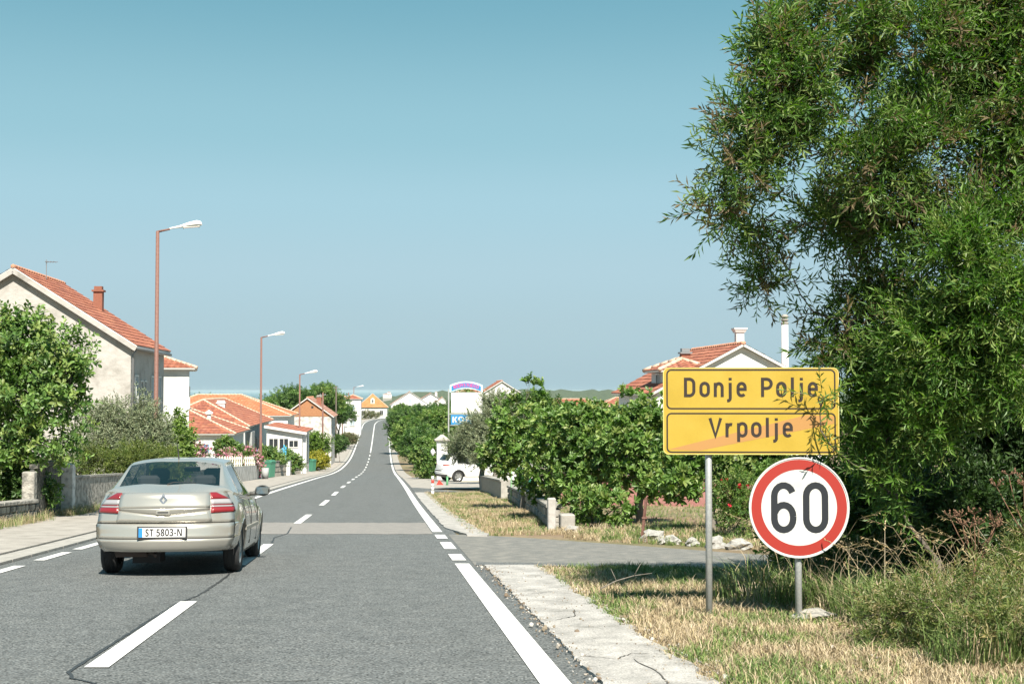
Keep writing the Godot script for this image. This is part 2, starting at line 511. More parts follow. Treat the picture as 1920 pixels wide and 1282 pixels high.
func tuft(sd: int, n: int, h: float, w: float, lean: float) -> ArrayMesh:
	var rng := RandomNumberGenerator.new()
	rng.seed = sd
	var st := st_new()
	for i in n:
		var a := rng.randf() * TAU
		var b := Vector3(rng.randf_range(-1, 1), 0, rng.randf_range(-1, 1)) * h * 0.22
		var out := Vector3(cos(a), 0, sin(a)) * lean * rng.randf_range(0.2, 1.2)
		var hh := h * rng.randf_range(0.5, 1.1)
		var side := Vector3(-sin(a), 0, cos(a)) * w * 0.5
		var p1 := b + Vector3(0, hh * 0.6, 0) + out * hh * 0.35
		var p2 := b + Vector3(0, hh, 0) * (1.0 - 0.3 * lean) + out * hh
		var g := rng.randf_range(0.75, 1.25)
		st.set_color(Color(g, g * rng.randf_range(0.93, 1.05), g * rng.randf_range(0.8, 1.1)))
		quad(st, b - side, b + side, p1 + side * 0.8, p1 - side * 0.8)
		tri(st, p1 - side * 0.8, p1 + side * 0.8, p2)
	return done(st)

func seed_stalk(sd: int, h: float) -> ArrayMesh:   # a tall grass stem that nods under a ripe ear
	var rng := RandomNumberGenerator.new()
	rng.seed = sd
	var st := st_new()
	var a := rng.randf() * TAU
	var o := Vector3(cos(a), 0, sin(a))
	st.set_color(Color(1, 1, 1))
	var p := [Vector3.ZERO, Vector3(0, h * 0.5, 0) + o * h * 0.12, Vector3(0, h * 0.8, 0) + o * h * 0.36, Vector3(0, h * 0.88, 0) + o * h * 0.62]
	tube(st, p, [0.0022, 0.002, 0.0016, 0.0012], 3, false)
	for i in 9:
		var t := i / 9.0
		var c: Vector3 = p[2].lerp(p[3], 0.25 + t * 0.8)
		st.set_color(Color(1.1, 1.0, 0.8) * rng.randf_range(0.85, 1.15))
		leaf(st, c, (p[3] - p[2]).normalized() * 0.8 + Vector3(rng.randf_range(-0.4, 0.4), rng.randf_range(-0.4, 0.3), rng.randf_range(-0.4, 0.4)), Vector3.UP, 0.05, 0.012)
	return done(st)

# ---------------------------------------------------------------- roofs, walls, windows
func tiles(st: SurfaceTool, a: Vector3, b: Vector3, c: Vector3, d: Vector3, course: float, wide: float, cols: Array, sd: int, thick := 0.035) -> void:   # a-b is the eave (left to right), d-c the top
	var rng := RandomNumberGenerator.new()
	rng.seed = sd
	var run := maxf(a.distance_to(d), b.distance_to(c))
	var n := maxi(2, int(round(run / course)))
	var nn := (b - a).cross(d - a)
	if nn.length() < 0.001: nn = (b - a).cross(c - a)
	nn = nn.normalized()
	for i in n:
		var v0 := float(i) / n
		var v1 := minf(1.0, (i + 1.12) / n)
		var l0 := a.lerp(d, v0); var r0 := b.lerp(c, v0)
		var l1 := a.lerp(d, v1); var r1 := b.lerp(c, v1)
		var k := maxi(1, int(round(l0.distance_to(r0) / wide)))
		for j in k:
			var u0 := float(j) / k
			var u1 := float(j + 1) / k
			var col: Color = cols[rng.randi() % cols.size()]
			var g := rng.randf_range(0.88, 1.1)
			st.set_color(Color(col.r * g, col.g * g, col.b * g))
			var lift := nn * (thick + rng.randf_range(-0.006, 0.006))
			var p0 := l0.lerp(r0, u0) + lift; var p1 := l0.lerp(r0, u1) + lift
			var p2 := l1.lerp(r1, u1) + nn * 0.004; var p3 := l1.lerp(r1, u0) + nn * 0.004
			var pm0 := p0.lerp(p1, 0.5) + nn * thick * 0.6
			var pm1 := p3.lerp(p2, 0.5) + nn * thick * 0.6
			quad(st, p0, pm0, pm1, p3); quad(st, pm0, p1, p2, pm1)
			quad(st, p0 - lift, p1 - lift, p1, p0)

func ridge_caps(st: SurfaceTool, a: Vector3, b: Vector3, r: float, col: Color, sd: int) -> void:
	var rng := RandomNumberGenerator.new()
	rng.seed = sd
	var n := maxi(2, int(a.distance_to(b) / 0.4))
	for i in n:
		var g := rng.randf_range(0.85, 1.12)
		st.set_color(Color(col.r * g, col.g * g, col.b * g))
		tube(st, [a.lerp(b, float(i) / n), a.lerp(b, (i + 1.1) / n)], [r * 1.08, r * 0.92], 6)

func roof(parent: Node, faces: Array, ridges: Array, sd: int, course := 0.36, wide := 0.3, cols := [], cap := Color(0.5, 0.24, 0.15)) -> void:
	if cols.is_empty(): cols = [Color(0.32, 0.115, 0.066), Color(0.29, 0.1, 0.06), Color(0.36, 0.145, 0.088), Color(0.25, 0.088, 0.058)]
	var deck := st_new()
	var st := st_new()
	for f in faces:
		tiles(st, f[0], f[1], f[2], f[3], course, wide, cols, sd + int(f[0].x * 13.0))
		var nn: Vector3 = (f[1] - f[0]).cross(f[3] - f[0])
		if nn.length() < 0.001: nn = (f[1] - f[0]).cross(f[2] - f[0])
		nn = nn.normalized() * 0.1
		quad(deck, f[0], f[1], f[2], f[3])
		quad(deck, f[1] - nn, f[0] - nn, f[3] - nn, f[2] - nn)
		for k in 4: quad(deck, f[k] - nn, f[(k + 1) % 4] - nn, f[(k + 1) % 4], f[k])
	var dk := obj(deck, "roof", M.frame, parent)
	var tl := obj(st, "roof_tiles", M.tile, dk)
	tl.set_meta("kind", "stuff")
	if ridges.size() > 0:
		st = st_new(false)
		for i in ridges.size(): ridge_caps(st, ridges[i][0], ridges[i][1], 0.1, cap, sd + i)
		obj(st, "ridge_tiles", M.tile, dk)

func window(parent: Node, c: Vector3, w: float, h: float, facing_x: float, m: Material = null, sill := true, bars := true) -> void:   # facing_x 0: looks to +z, 1: to +x, -1: to -x
	var b := Basis(Vector3.UP, PI / 2 * facing_x)
	var st := st_new()
	for k in [[0, h / 2, w + 0.1, 0.06], [0, -h / 2, w + 0.1, 0.06]]: box(st, c + b * Vector3(k[0], k[1], 0.02), Vector3(k[2], k[3], 0.06), b)
	for k in [-w / 2, w / 2]: box(st, c + b * Vector3(k, 0, 0.02), Vector3(0.06, h - 0.06, 0.055), b)
	if bars: box(st, c + b * Vector3(0, 0, 0.015), Vector3(0.05, h - 0.06, 0.05), b)
	var f := obj(st, "window", M.frame, parent)
	st = st_new()
	box(st, c + b * Vector3(0, 0, 0.0), Vector3(w - 0.04, h - 0.04, 0.03), b)
	obj(st, "pane", m if m else M.window, f)
	if sill:
		st = st_new()
		box(st, c + b * Vector3(0, -h / 2 - 0.06, 0.06), Vector3(w + 0.2, 0.05, 0.14), b)
		obj(st, "sill", M.concrete, f)

func gable(parent: Node, w: float, dp: float, h: float, rise: float, m: Material, over := 0.3, sd := 1, course := 0.36, wide := 0.3, at := Vector3.ZERO, cols := []) -> void:   # near gable at z = at.z, ridge along -z
	var st := st_new()
	prism(st, [Vector2(-w / 2, -1.0), Vector2(w / 2, -1.0), Vector2(w / 2, h), Vector2(0, h + rise), Vector2(-w / 2, h)], -dp, 0, Transform3D(Basis.IDENTITY, at))
	obj(st, "wall", m, parent)
	var k := rise / (w / 2)
	var e := w / 2 + over
	var y := h - over * k + 0.13
	var top := h + rise + 0.13
	var z0 := over * 0.8
	var z1 := -dp - over * 0.8
	roof(parent, [
		[at + Vector3(e, y, z0), at + Vector3(e, y, z1), at + Vector3(0, top, z1), at + Vector3(0, top, z0)],
		[at + Vector3(-e, y, z1), at + Vector3(-e, y, z0), at + Vector3(0, top, z0), at + Vector3(0, top, z1)]],
		[[at + Vector3(0, top + 0.02, z0), at + Vector3(0, top + 0.02, z1)]], sd, course, wide, cols)

func hip(parent: Node, w: float, dp: float, h: float, rise: float, m: Material, over := 0.4, sd := 1, course := 0.4, wide := 0.35, at := Vector3.ZERO, cols := [], cap := Color(0.55, 0.4, 0.3)) -> void:   # near wall at z = at.z; the ridge runs along the longer side
	var st := st_new()
	box(st, at + Vector3(0, h / 2 - 0.5, -dp / 2), Vector3(w, h + 1.0, dp))
	obj(st, "wall", m, parent)
	var x0 := -w / 2 - over; var x1 := w / 2 + over
	var z0 := over; var z1 := -dp - over
	var y := h + 0.11
	var inset := minf(w, dp) / 2 + over
	var r0 := Vector3(x0 + inset, y + rise, (z0 + z1) / 2) if w >= dp else Vector3(0, y + rise, z0 - inset)
	var r1 := Vector3(x1 - inset, y + rise, (z0 + z1) / 2) if w >= dp else Vector3(0, y + rise, z1 + inset)
	var fl := at + Vector3(x0, y, z0); var fr := at + Vector3(x1, y, z0)
	var bl := at + Vector3(x0, y, z1); var br := at + Vector3(x1, y, z1)
	r0 += at; r1 += at
	var faces: Array
	if w >= dp: faces = [[fl, fr, r1, r0], [fr, br, r1, r1], [br, bl, r0, r1], [bl, fl, r0, r0]]
	else: faces = [[fl, fr, r0, r0], [fr, br, r1, r0], [br, bl, r1, r1], [bl, fl, r0, r1]]
	var up := Vector3(0, 0.03, 0)
	var ridges := [[r0 + up, r1 + up]] if w >= dp else [[r0 + up, r1 + up]]
	if w >= dp: ridges.append_array([[r0 + up, fl + up], [r1 + up, fr + up], [r1 + up, br + up], [r0 + up, bl + up]])
	else: ridges.append_array([[r0 + up, fl + up], [r0 + up, fr + up], [r1 + up, br + up], [r1 + up, bl + up]])
	roof(parent, faces, ridges, sd, course, wide, cols, cap)

func chimney(parent: Node, c: Vector3, w: float, h: float, m: Material, cap: Material) -> void:
	var st := st_new()
	box(st, c + Vector3(0, h / 2, 0), Vector3(w, h, w))
	var o := obj(st, "chimney", m, parent)
	st = st_new()
	box(st, c + Vector3(0, h + 0.04, 0), Vector3(w + 0.14, 0.08, w + 0.14))
	box(st, c + Vector3(0, h + 0.17, 0), Vector3(w - 0.05, 0.16, w - 0.05))
	obj(st, "cap", cap, o)

# ---------------------------------------------------------------- cars
# Rows of a car's rear, from the bumper's lower edge up: [height, half width, z in the middle, z at the side].
var REAR := [[0.31, 0.75, 0.86, 0.60], [0.36, 0.80, 0.90, 0.63], [0.465, 0.845, 0.93, 0.655], [0.495, 0.84, 0.92, 0.645], [0.635, 0.85, 0.905, 0.635], [0.66, 0.84, 0.865, 0.61], [0.78, 0.83, 0.86, 0.57], [0.90, 0.79, 0.85, 0.52], [0.99, 0.745, 0.85, 0.47], [1.03, 0.72, 0.82, 0.44]]
var SUV_REAR := [[0.34, 0.76, 0.84, 0.62], [0.42, 0.83, 0.90, 0.66], [0.56, 0.87, 0.93, 0.68], [0.60, 0.87, 0.92, 0.67], [0.74, 0.87, 0.90, 0.66], [0.77, 0.86, 0.85, 0.64], [0.88, 0.86, 0.84, 0.61], [0.99, 0.85, 0.83, 0.58], [1.07, 0.83, 0.81, 0.55], [1.12, 0.81, 0.77, 0.52]]
# Cross sections from the rear to the nose: [z low, belt y, belt x, (x, y, z) glass top, roof edge, roof middle, body width factor, sill y]
var SALOON := [
	[0.40, 1.02, 0.80, Vector3(0.70, 1.07, 0.45), Vector3(0.63, 1.085, 0.47), Vector3(0, 1.10, 0.52), 0.985, 0.31],
	[0.34, 1.03, 0.80, Vector3(0.69, 1.09, 0.37), Vector3(0.62, 1.10, 0.40), Vector3(0, 1.12, 0.46), 0.99, 0.31],
	[-0.05, 1.0, 0.805, Vector3(0.625, 1.31, -0.12), Vector3(0.57, 1.365, -0.14), Vector3(0, 1.41, -0.09), 1.0, 0.2],
	[-0.22, 0.985, 0.805, Vector3(0.61, 1.335, -0.45), Vector3(0.57, 1.41, -0.42), Vector3(0, 1.455, -0.38), 1.0, 0.19],
	[-0.98, 0.95, 0.805, Vector3(0.61, 1.365, -1.0), Vector3(0.575, 1.43, -1.0), Vector3(0, 1.465, -1.0), 1.0, 0.19],
	[-1.05, 0.947, 0.805, Vector3(0.61, 1.365, -1.08), Vector3(0.575, 1.43, -1.08), Vector3(0, 1.463, -1.08), 1.0, 0.19],
	[-1.6, 0.93, 0.8, Vector3(0.605, 1.33, -1.42), Vector3(0.57, 1.39, -1.42), Vector3(0, 1.43, -1.38), 1.0, 0.19],
	[-2.0, 0.925, 0.795, Vector3(0.735, 0.965, -2.04), Vector3(0.66, 1.0, -2.1), Vector3(0, 1.04, -2.25), 1.0, 0.19],
	[-2.4, 0.9, 0.785, Vector3(0.72, 0.93, -2.42), Vector3(0.6, 0.95, -2.45), Vector3(0, 0.98, -2.48), 1.0, 0.19],
	[-2.75, 0.865, 0.775, Vector3(0.7, 0.9, -2.75), Vector3(0.55, 0.92, -2.75), Vector3(0, 0.94, -2.76), 0.99, 0.19],
	[-3.1, 0.8, 0.74, Vector3(0.66, 0.835, -3.12), Vector3(0.5, 0.855, -3.14), Vector3(0, 0.87, -3.18), 0.96, 0.2],
	[-3.36, 0.70, 0.67, Vector3(0.58, 0.73, -3.4), Vector3(0.4, 0.745, -3.44), Vector3(0, 0.75, -3.48), 0.88, 0.22],
	[-3.48, 0.6, 0.56, Vector3(0.45, 0.62, -3.52), Vector3(0.3, 0.63, -3.55), Vector3(0, 0.63, -3.57), 0.74, 0.26]]
var SUV := [
	[0.44, 1.13, 0.80, Vector3(0.72, 1.22, 0.55), Vector3(0.66, 1.23, 0.58), Vector3(0, 1.24, 0.66), 0.985, 0.3],
	[0.40, 1.13, 0.80, Vector3(0.71, 1.25, 0.52), Vector3(0.65, 1.26, 0.55), Vector3(0, 1.27, 0.63), 0.99, 0.3],
	[0.28, 1.13, 0.80, Vector3(0.66, 1.53, 0.28), Vector3(0.6, 1.58, 0.30), Vector3(0, 1.61, 0.36), 1.0, 0.28],
	[0.05, 1.12, 0.805, Vector3(0.64, 1.55, -0.1), Vector3(0.6, 1.62, -0.05), Vector3(0, 1.65, 0.0), 1.0, 0.27],
	[-0.98, 1.06, 0.805, Vector3(0.64, 1.57, -1.0), Vector3(0.61, 1.64, -1.0), Vector3(0, 1.68, -1.0), 1.0, 0.26],
	[-1.05, 1.055, 0.805, Vector3(0.64, 1.57, -1.08), Vector3(0.61, 1.64, -1.08), Vector3(0, 1.68, -1.08), 1.0, 0.26],
	[-1.6, 1.04, 0.8, Vector3(0.63, 1.52, -1.45), Vector3(0.6, 1.58, -1.45), Vector3(0, 1.62, -1.42), 1.0, 0.26],
	[-2.0, 1.04, 0.795, Vector3(0.735, 1.08, -2.08), Vector3(0.66, 1.11, -2.12), Vector3(0, 1.15, -2.25), 1.0, 0.26],
	[-2.4, 1.02, 0.785, Vector3(0.72, 1.05, -2.42), Vector3(0.6, 1.08, -2.45), Vector3(0, 1.1, -2.48), 1.0, 0.26],
	[-2.75, 1.0, 0.775, Vector3(0.7, 1.03, -2.75), Vector3(0.55, 1.05, -2.75), Vector3(0, 1.07, -2.76), 0.99, 0.26],
	[-3.1, 0.95, 0.74, Vector3(0.66, 0.98, -3.12), Vector3(0.5, 1.0, -3.14), Vector3(0, 1.01, -3.18), 0.96, 0.27],
	[-3.36, 0.85, 0.67, Vector3(0.58, 0.88, -3.4), Vector3(0.4, 0.89, -3.44), Vector3(0, 0.9, -3.48), 0.88, 0.3],
	[-3.48, 0.7, 0.56, Vector3(0.45, 0.72, -3.52), Vector3(0.3, 0.73, -3.55), Vector3(0, 0.73, -3.57), 0.74, 0.34]]

func rear_at(rows: Array, t: float, y: float, off := 0.0) -> Vector3:   # a point of the rear: t from -1 (left) to 1, at the height y
	var i := 0
	while i < rows.size() - 2 and y > rows[i + 1][0]: i += 1
	var k: float = clampf((y - rows[i][0]) / (rows[i + 1][0] - rows[i][0]), 0.0, 1.0)
	var hw := lerpf(rows[i][1], rows[i + 1][1], k)
	var zc := lerpf(rows[i][2], rows[i + 1][2], k)
	var ze := lerpf(rows[i][3], rows[i + 1][3], k)
	var b := pow(absf(t), 2.8)
	var out := Vector3(t * absf(t) * absf(t) * 0.8, 0.1, 1.0 - 0.6 * b).normalized() * off
	return Vector3(t * hw, y, lerpf(zc, ze, b)) + out

func rear_patch(st: SurfaceTool, rows: Array, corners: Array, nu: int, nv: int, low: float, high := -1.0) -> void:   # corners [t, y]: lower left, lower right, upper right, upper left; skirts close its edges
	var g := func(i, j, o):
		if o > 0.0 and high >= 0.0: o = lerpf(low, high, float(j) / nv)
		var u := float(i) / nu
		var v := float(j) / nv
		var a: Vector2 = corners[0].lerp(corners[1], u)
		var b: Vector2 = corners[3].lerp(corners[2], u)
		var p := a.lerp(b, v)
		return rear_at(rows, p.x, p.y, o)
	var off := maxf(low, 0.0001)
	for i in nu:
		for j in nv: quad(st, g.call(i, j, off), g.call(i + 1, j, off), g.call(i + 1, j + 1, off), g.call(i, j + 1, off))
	for i in nu:
		quad(st, g.call(i, 0, -0.004), g.call(i + 1, 0, -0.004), g.call(i + 1, 0, off), g.call(i, 0, off))
		quad(st, g.call(i + 1, nv, -0.004), g.call(i, nv, -0.004), g.call(i, nv, off), g.call(i + 1, nv, off))
	for j in nv:
		quad(st, g.call(0, j + 1, -0.004), g.call(0, j, -0.004), g.call(0, j, off), g.call(0, j + 1, off))
		quad(st, g.call(nu, j, -0.004), g.call(nu, j + 1, -0.004), g.call(nu, j + 1, off), g.call(nu, j, off))

func cat(a, b, c, d, t: float):
	var t2 := t * t
	var t3 := t2 * t
	return (b * 2.0 + (c - a) * t + (a * 2.0 - b * 5.0 + c * 4.0 - d) * t2 + (b * 3.0 - a - c * 3.0 + d) * t3) * 0.5

func car_shell(car: Node3D, rows: Array, sect: Array, paint: Material, pane: Material, wheel_r: float) -> void:
	var side_w := [0.80, 0.84, 0.868, 0.872, 0.885, 0.885, 0.88, 0.868, 0.84, 0.80]
	var key: Array = []      # each a list of 14 points, from the sill to the roof's middle
	var first: Array[Vector3] = []
	for r in rows: first.append(Vector3(r[1], r[0], r[3]))
	var top: float = rows[9][0]
	for t in [0.86, 0.7, 0.4, 0.0]: first.append(rear_at(rows, t, top))
	key.append(first)
	for s in sect:
		var p: Array[Vector3] = []
		for j in 10:
			var v: float = (rows[j][0] - rows[0][0]) / (rows[9][0] - rows[0][0])
			var x: float = lerpf(side_w[j], s[2], smoothstep(0.75, 1.0, v)) * s[6]
			p.append(Vector3(x, lerpf(s[7], s[1], v), s[0]))
		p.append(s[3]); p.append(s[4])
		p.append((s[4] + s[5]) * 0.5 + Vector3(0, 0.022, 0)); p.append(s[5])
		key.append(p)
	# refine along the car; each fine section remembers its key interval
	var fine: Array = []
	var part: Array = []
	for i in key.size() - 1:
		var n := clampi(int(absf(key[i + 1][4].z - key[i][4].z) / 0.05), 2, 12)
		for k in n:
			var sec: Array[Vector3] = []
			for j in 14:
				sec.append(cat(key[maxi(i - 1, 0)][j], key[i][j], key[i + 1][j], key[mini(i + 2, key.size() - 1)][j], float(k) / n) if i > 1 else key[i][j].lerp(key[i + 1][j], float(k) / n))
			fine.append(sec)
			part.append(i)
	fine.append(key[-1])
	# rounder cross sections: two more points between neighbours, all but the rear edge on a smooth curve
	var row_of: Array[int] = []
	for i in fine.size():
		var p: Array = fine[i]
		var round_sec: Array[Vector3] = []
		if i == 0: row_of.clear()
		for j in 13:
			var after: Vector3 = p[j + 2] if j < 12 else p[12] * Vector3(-1, 1, 1)
			for k in 3:
				round_sec.append(p[j].lerp(p[j + 1], k / 3.0) if i == 0 or j == 0 else cat(p[j - 1], p[j], p[j + 1], after, k / 3.0))
				if i == 0: row_of.append(j)
		round_sec.append(p[13])
		fine[i] = round_sec
	var ar := wheel_r + 0.045
	for sec in fine:
		for j in 28:
			for w in [0.0, -2.69]:
				var dz: float = sec[j].z - w
				if absf(dz) < ar + 0.12:
					var edge := wheel_r + (sqrt(ar * ar - dz * dz) if absf(dz) < ar else -1.0)
					if sec[j].y < edge: sec[j].y = edge
					var near := absf(Vector2(dz, sec[j].y - wheel_r).length() - ar)
					sec[j].x += 0.02 * exp(-near * near / 0.004)
	var body := st_new(false)
	var glasses := {"rear_window": st_new(false), "rear_side_window": st_new(false), "front_side_window": st_new(false), "windscreen": st_new(false), "trim": st_new(false)}
	for i in fine.size() - 1:
		var k: int = part[i]
		for jj in 39:
			var j: int = row_of[jj]
			var st := body
			if k == 2 and j >= 11: st = glasses.rear_window
			elif k == 4 and j == 9: st = glasses.rear_side_window
			elif k == 5 and j == 9: st = glasses.trim
			elif k == 6 and j == 9: st = glasses.front_side_window
			elif k == 7 and j >= 11: st = glasses.windscreen
			for m in [1.0, -1.0]:
				var f := Vector3(m, 1, 1)
				var a: Vector3 = fine[i][jj] * f; var b: Vector3 = fine[i + 1][jj] * f
				var c: Vector3 = fine[i + 1][jj + 1] * f; var d: Vector3 = fine[i][jj + 1] * f
				if a.is_equal_approx(d) and b.is_equal_approx(c): continue
				if m > 0: quad(st, a, b, c, d)
				else: quad(st, b, a, d, c)
	# the nose
	var e: Array = fine[-1]
	for j in 39:
		quad(body, e[j], Vector3(0, e[j].y, -3.6), Vector3(0, e[j + 1].y, -3.6), e[j + 1])
		var f := Vector3(-1, 1, 1)
		quad(body, Vector3(0, e[j].y, -3.6), e[j] * f, e[j + 1] * f, Vector3(0, e[j + 1].y, -3.6))
	# the rear panel behind lid and bumper
	rear_patch(body, rows, [Vector2(-1, rows[5][0]), Vector2(1, rows[5][0]), Vector2(1, rows[9][0]), Vector2(-1, rows[9][0])], 24, 10, 0.0)
	var bd := obj(body, "body", paint, car)
	for g in ["rear_window", "rear_side_window", "front_side_window", "windscreen"]:
		obj(glasses[g], g, pane, car)
	obj(glasses.trim, "door_pillar", M.dark, bd)
	var st := st_new(false)
	rear_patch(st, rows, [Vector2(-1, rows[0][0]), Vector2(1, rows[0][0]), Vector2(1, rows[2][0]), Vector2(-1, rows[2][0])], 24, 4, 0.0)
	rear_patch(st, rows, [Vector2(-0.985, rows[2][0] + 0.006), Vector2(0.985, rows[2][0] + 0.006), Vector2(0.985, rows[5][0] - 0.008), Vector2(-0.985, rows[5][0] - 0.008)], 24, 5, 0.006)
	flat(st)
	obj(st, "rear_bumper", paint, car)
	# floor, wheel wells and the gap under the sills
	st = st_new()
	box(st, Vector3(0, rows[0][0] + 0.06, -1.35), Vector3(1.22, 0.14, 3.9))
	box(st, Vector3(0, rows[0][0] + 0.05, -1.35), Vector3(1.62, 0.1, 1.75))
	box(st, Vector3(0, rows[0][0] + 0.06, 0.5), Vector3(1.1, 0.1, 0.36))
	box(st, Vector3(0, wheel_r + 0.37, 0.0), Vector3(1.6, 0.03, 0.8))
	box(st, Vector3(0, wheel_r + 0.33, -2.69), Vector3(1.6, 0.03, 0.8))
	for z in [0.4, -0.41, -2.28, -3.06]: box(st, Vector3(0, 0.5, z), Vector3(1.58, 0.36, 0.03))
	obj(st, "underbody", M.dark, car)

func wheel(parent: Node, at: Vector3, r: float, right: bool) -> void:
	var o := Node3D.new()
	o.name = "wheel"
	parent.add_child(o, true)
	o.position = at
	o.rotation.z = -PI / 2 if right else PI / 2
	var st := st_new(false)
	var w := 0.1
	lathe(st, [[r * 0.66, -w + 0.01], [r * 0.9, -w], [r * 0.985, -w * 0.7], [r, -w * 0.35], [r, w * 0.35], [r * 0.985, w * 0.7], [r * 0.9, w], [r * 0.66, w - 0.01]], 28)
	flat(st)
	for k in [-0.45, -0.15, 0.15, 0.45]: lathe(st, [[r + 0.002, k * w - 0.006], [r - 0.006, k * w], [r + 0.002, k * w + 0.006]], 28)
	obj(st, "tyre", M.tyre, o)
	st = st_new(false)
	lathe(st, [[r * 0.67, w - 0.012], [r * 0.63, w - 0.03], [r * 0.6, w - 0.06]], 24)
	lathe(st, [[r * 0.6, w - 0.06], [0.001, w - 0.065]], 24)
	flat(st)
	for k in 5:
		var b := Basis(Vector3.UP, TAU * k / 5)
		box(st, b * Vector3(r * 0.36, w - 0.035, 0), Vector3(r * 0.52, 0.035, r * 0.2), b)
	lathe(st, [[r * 0.16, w - 0.06], [r * 0.15, w - 0.01], [0.001, w - 0.005]], 12)
	obj(st, "rim", M.rim, o)

func text_part(parent: Node, s: String, at: Vector3, h: float, m: Material, called: String, squeeze := 1.0, b := Basis.IDENTITY, bold := false) -> void:
	var t := TextMesh.new()
	var f := SystemFont.new()
	f.font_names = PackedStringArray(["Droid Sans"])
	if bold: f.font_weight = 700
	t.font = f
	t.text = s
	t.font_size = 64
	t.pixel_size = h / 64.0 * 1.38
	t.depth = 0.002
	put(t, called, m, parent, Transform3D(b.scaled_local(Vector3(squeeze, 1, 1)), at))

func saloon() -> void:
	var at := on(-0.72, 17.25)
	var car := thing("saloon_car", "champagne silver four door saloon car driving away on the left lane", "car", Vector3(at.x, hr(17.25) + 0.002, -17.25), 0.1)
	car.rotation.x = -0.0545
	M.tyre = mat(Color(0.022, 0.022, 0.023), 0.85)
	M.rim = mat(Color(0.42, 0.42, 0.41), 0.35, 0.7)
	var paint := mat(Color(0.45, 0.43, 0.385), 0.27, 0.55)
	paint.clearcoat_enabled = true
	paint.clearcoat = 0.8
	paint.clearcoat_roughness = 0.06
	var pane := glass(Color(0.05, 0.13, 0.13), 0.42)
	car_shell(car, REAR, SALOON, paint, pane, 0.315)
	for x in [-0.76, 0.76]:
		for z in [0.0, -2.69]: wheel(car, Vector3(x, 0.315, z), 0.315, x > 0)
	# boot lid with its lower fold, handle and badge
	var st := st_new(false)
	for m in [-1.0, 1.0]:
		var q := [Vector2(0.0, 0.672), Vector2(0.69 * m, 0.672), Vector2(0.665 * m, 0.81), Vector2(0.0, 0.745)]
		rear_patch(st, REAR, q if m > 0 else [q[1], q[0], q[3], q[2]], 12, 3, 0.012)
	var lid := obj(st, "boot_lid", paint, car)
	st = st_new(false)
	rear_patch(st, REAR, [Vector2(-0.665, 0.835), Vector2(0.665, 0.835), Vector2(0.74, 1.028), Vector2(-0.74, 1.028)], 20, 5, 0.04, 0.006)
	obj(st, "upper_panel", paint, lid)
	st = st_new(false)
	for m in [-1.0, 1.0]:
		var q := [Vector2(0.0, 0.745), Vector2(0.665 * m, 0.81), Vector2(0.665 * m, 0.8348), Vector2(0.0, 0.8348)]
		rear_patch(st, REAR, q if m > 0 else [q[1], q[0], q[3], q[2]], 12, 3, 0.0125, 0.04)
	obj(st, "fold", paint, lid)
	st = st_new()
	bevel(st, rear_at(REAR, 0.0, 0.785, 0.03), Vector3(0.17, 0.05, 0.03), 0.008)
	var hd := obj(st, "handle", paint, lid)
	st = st_new()
	box(st, rear_at(REAR, 0.0, 0.785, 0.0465), Vector3(0.13, 0.016, 0.004))
	obj(st, "grip_slot", M.dark, hd)
	var chrome := mat(Color(0.45, 0.48, 0.55), 0.25, 0.8)
	var bz := rear_at(REAR, 0.0, 0.945, 0.026)
	st = st_new()
	for q in [0.0, 0.014]:
		ribbon(st, [Vector2(0, 0.065 - q * 1.5), Vector2(-0.042 + q, 0), Vector2(0, -0.065 + q * 1.5), Vector2(0.042 - q, 0)].map(func(v): return v + Vector2(bz.x, bz.y)), 0.009, true, bz.z, 0.006)
	obj(st, "badge", chrome, lid)
	# lamps
	var red := mat(Color(0.2, 0.005, 0.008), 0.12)
	red.clearcoat_enabled = true
	var clear := mat(Color(0.3, 0.29, 0.3), 0.15)
	clear.clearcoat_enabled = true
	for m in [-1.0, 1.0]:
		var L := func(y): return lerpf(0.675, 0.745, (y - 0.77) / 0.26)
		var band := func(y0: float, y1: float, o0: float, o1: float) -> Array:
			var a := Vector2(L.call(y0) * m, y0); var b := Vector2(o0 * m, y0 + (0.012 if y0 < 0.8 else 0.0))
			var c := Vector2(o1 * m, y1); var d := Vector2(L.call(y1) * m, y1)
			return [a, b, c, d] if m > 0 else [b, a, d, c]
		st = st_new(false)
		rear_patch(st, REAR, band.call(0.775, 0.845, 1.01, 1.012), 8, 2, 0.012)
		rear_patch(st, REAR, band.call(0.868, 0.878, 1.012, 1.012), 8, 1, 0.012)
		rear_patch(st, REAR, band.call(0.945, 1.027, 0.985, 0.83), 8, 3, 0.012)
		var lamp := obj(st, "tail_light", red, car)
		st = st_new(false)
		rear_patch(st, REAR, band.call(0.847, 0.866, 1.012, 1.012), 8, 1, 0.010)
		rear_patch(st, REAR, band.call(0.88, 0.943, 1.012, 0.985), 8, 2, 0.010)
		obj(st, "clear_lens", clear, lamp)
	# number plate
	var py := rear_at(REAR, 0.0, 0.545, 0.0)
	st = st_new()
	box(st, Vector3(0, 0.545, py.z + 0.012), Vector3(0.60, 0.155, 0.012))
	var holder := obj(st, "plate_holder", M.dark, car)
	st = st_new()
	bevel(st, Vector3(0, 0.548, py.z + 0.022), Vector3(0.56, 0.118, 0.008), 0.003)
	var plate := obj(st, "number_plate", mat(Color(0.66, 0.65, 0.64), 0.45), car)
	st = st_new()
	box(st, Vector3(-0.257, 0.548, py.z + 0.0275), Vector3(0.046, 0.112, 0.003))
	obj(st, "blue_strip", mat(Color(0.02, 0.2, 0.5), 0.5), plate)
	text_part(plate, "ST 5803-N", Vector3(0.022, 0.547, py.z + 0.0285), 0.088, M.dark, "plate_number", 0.8, Basis.IDENTITY, true)
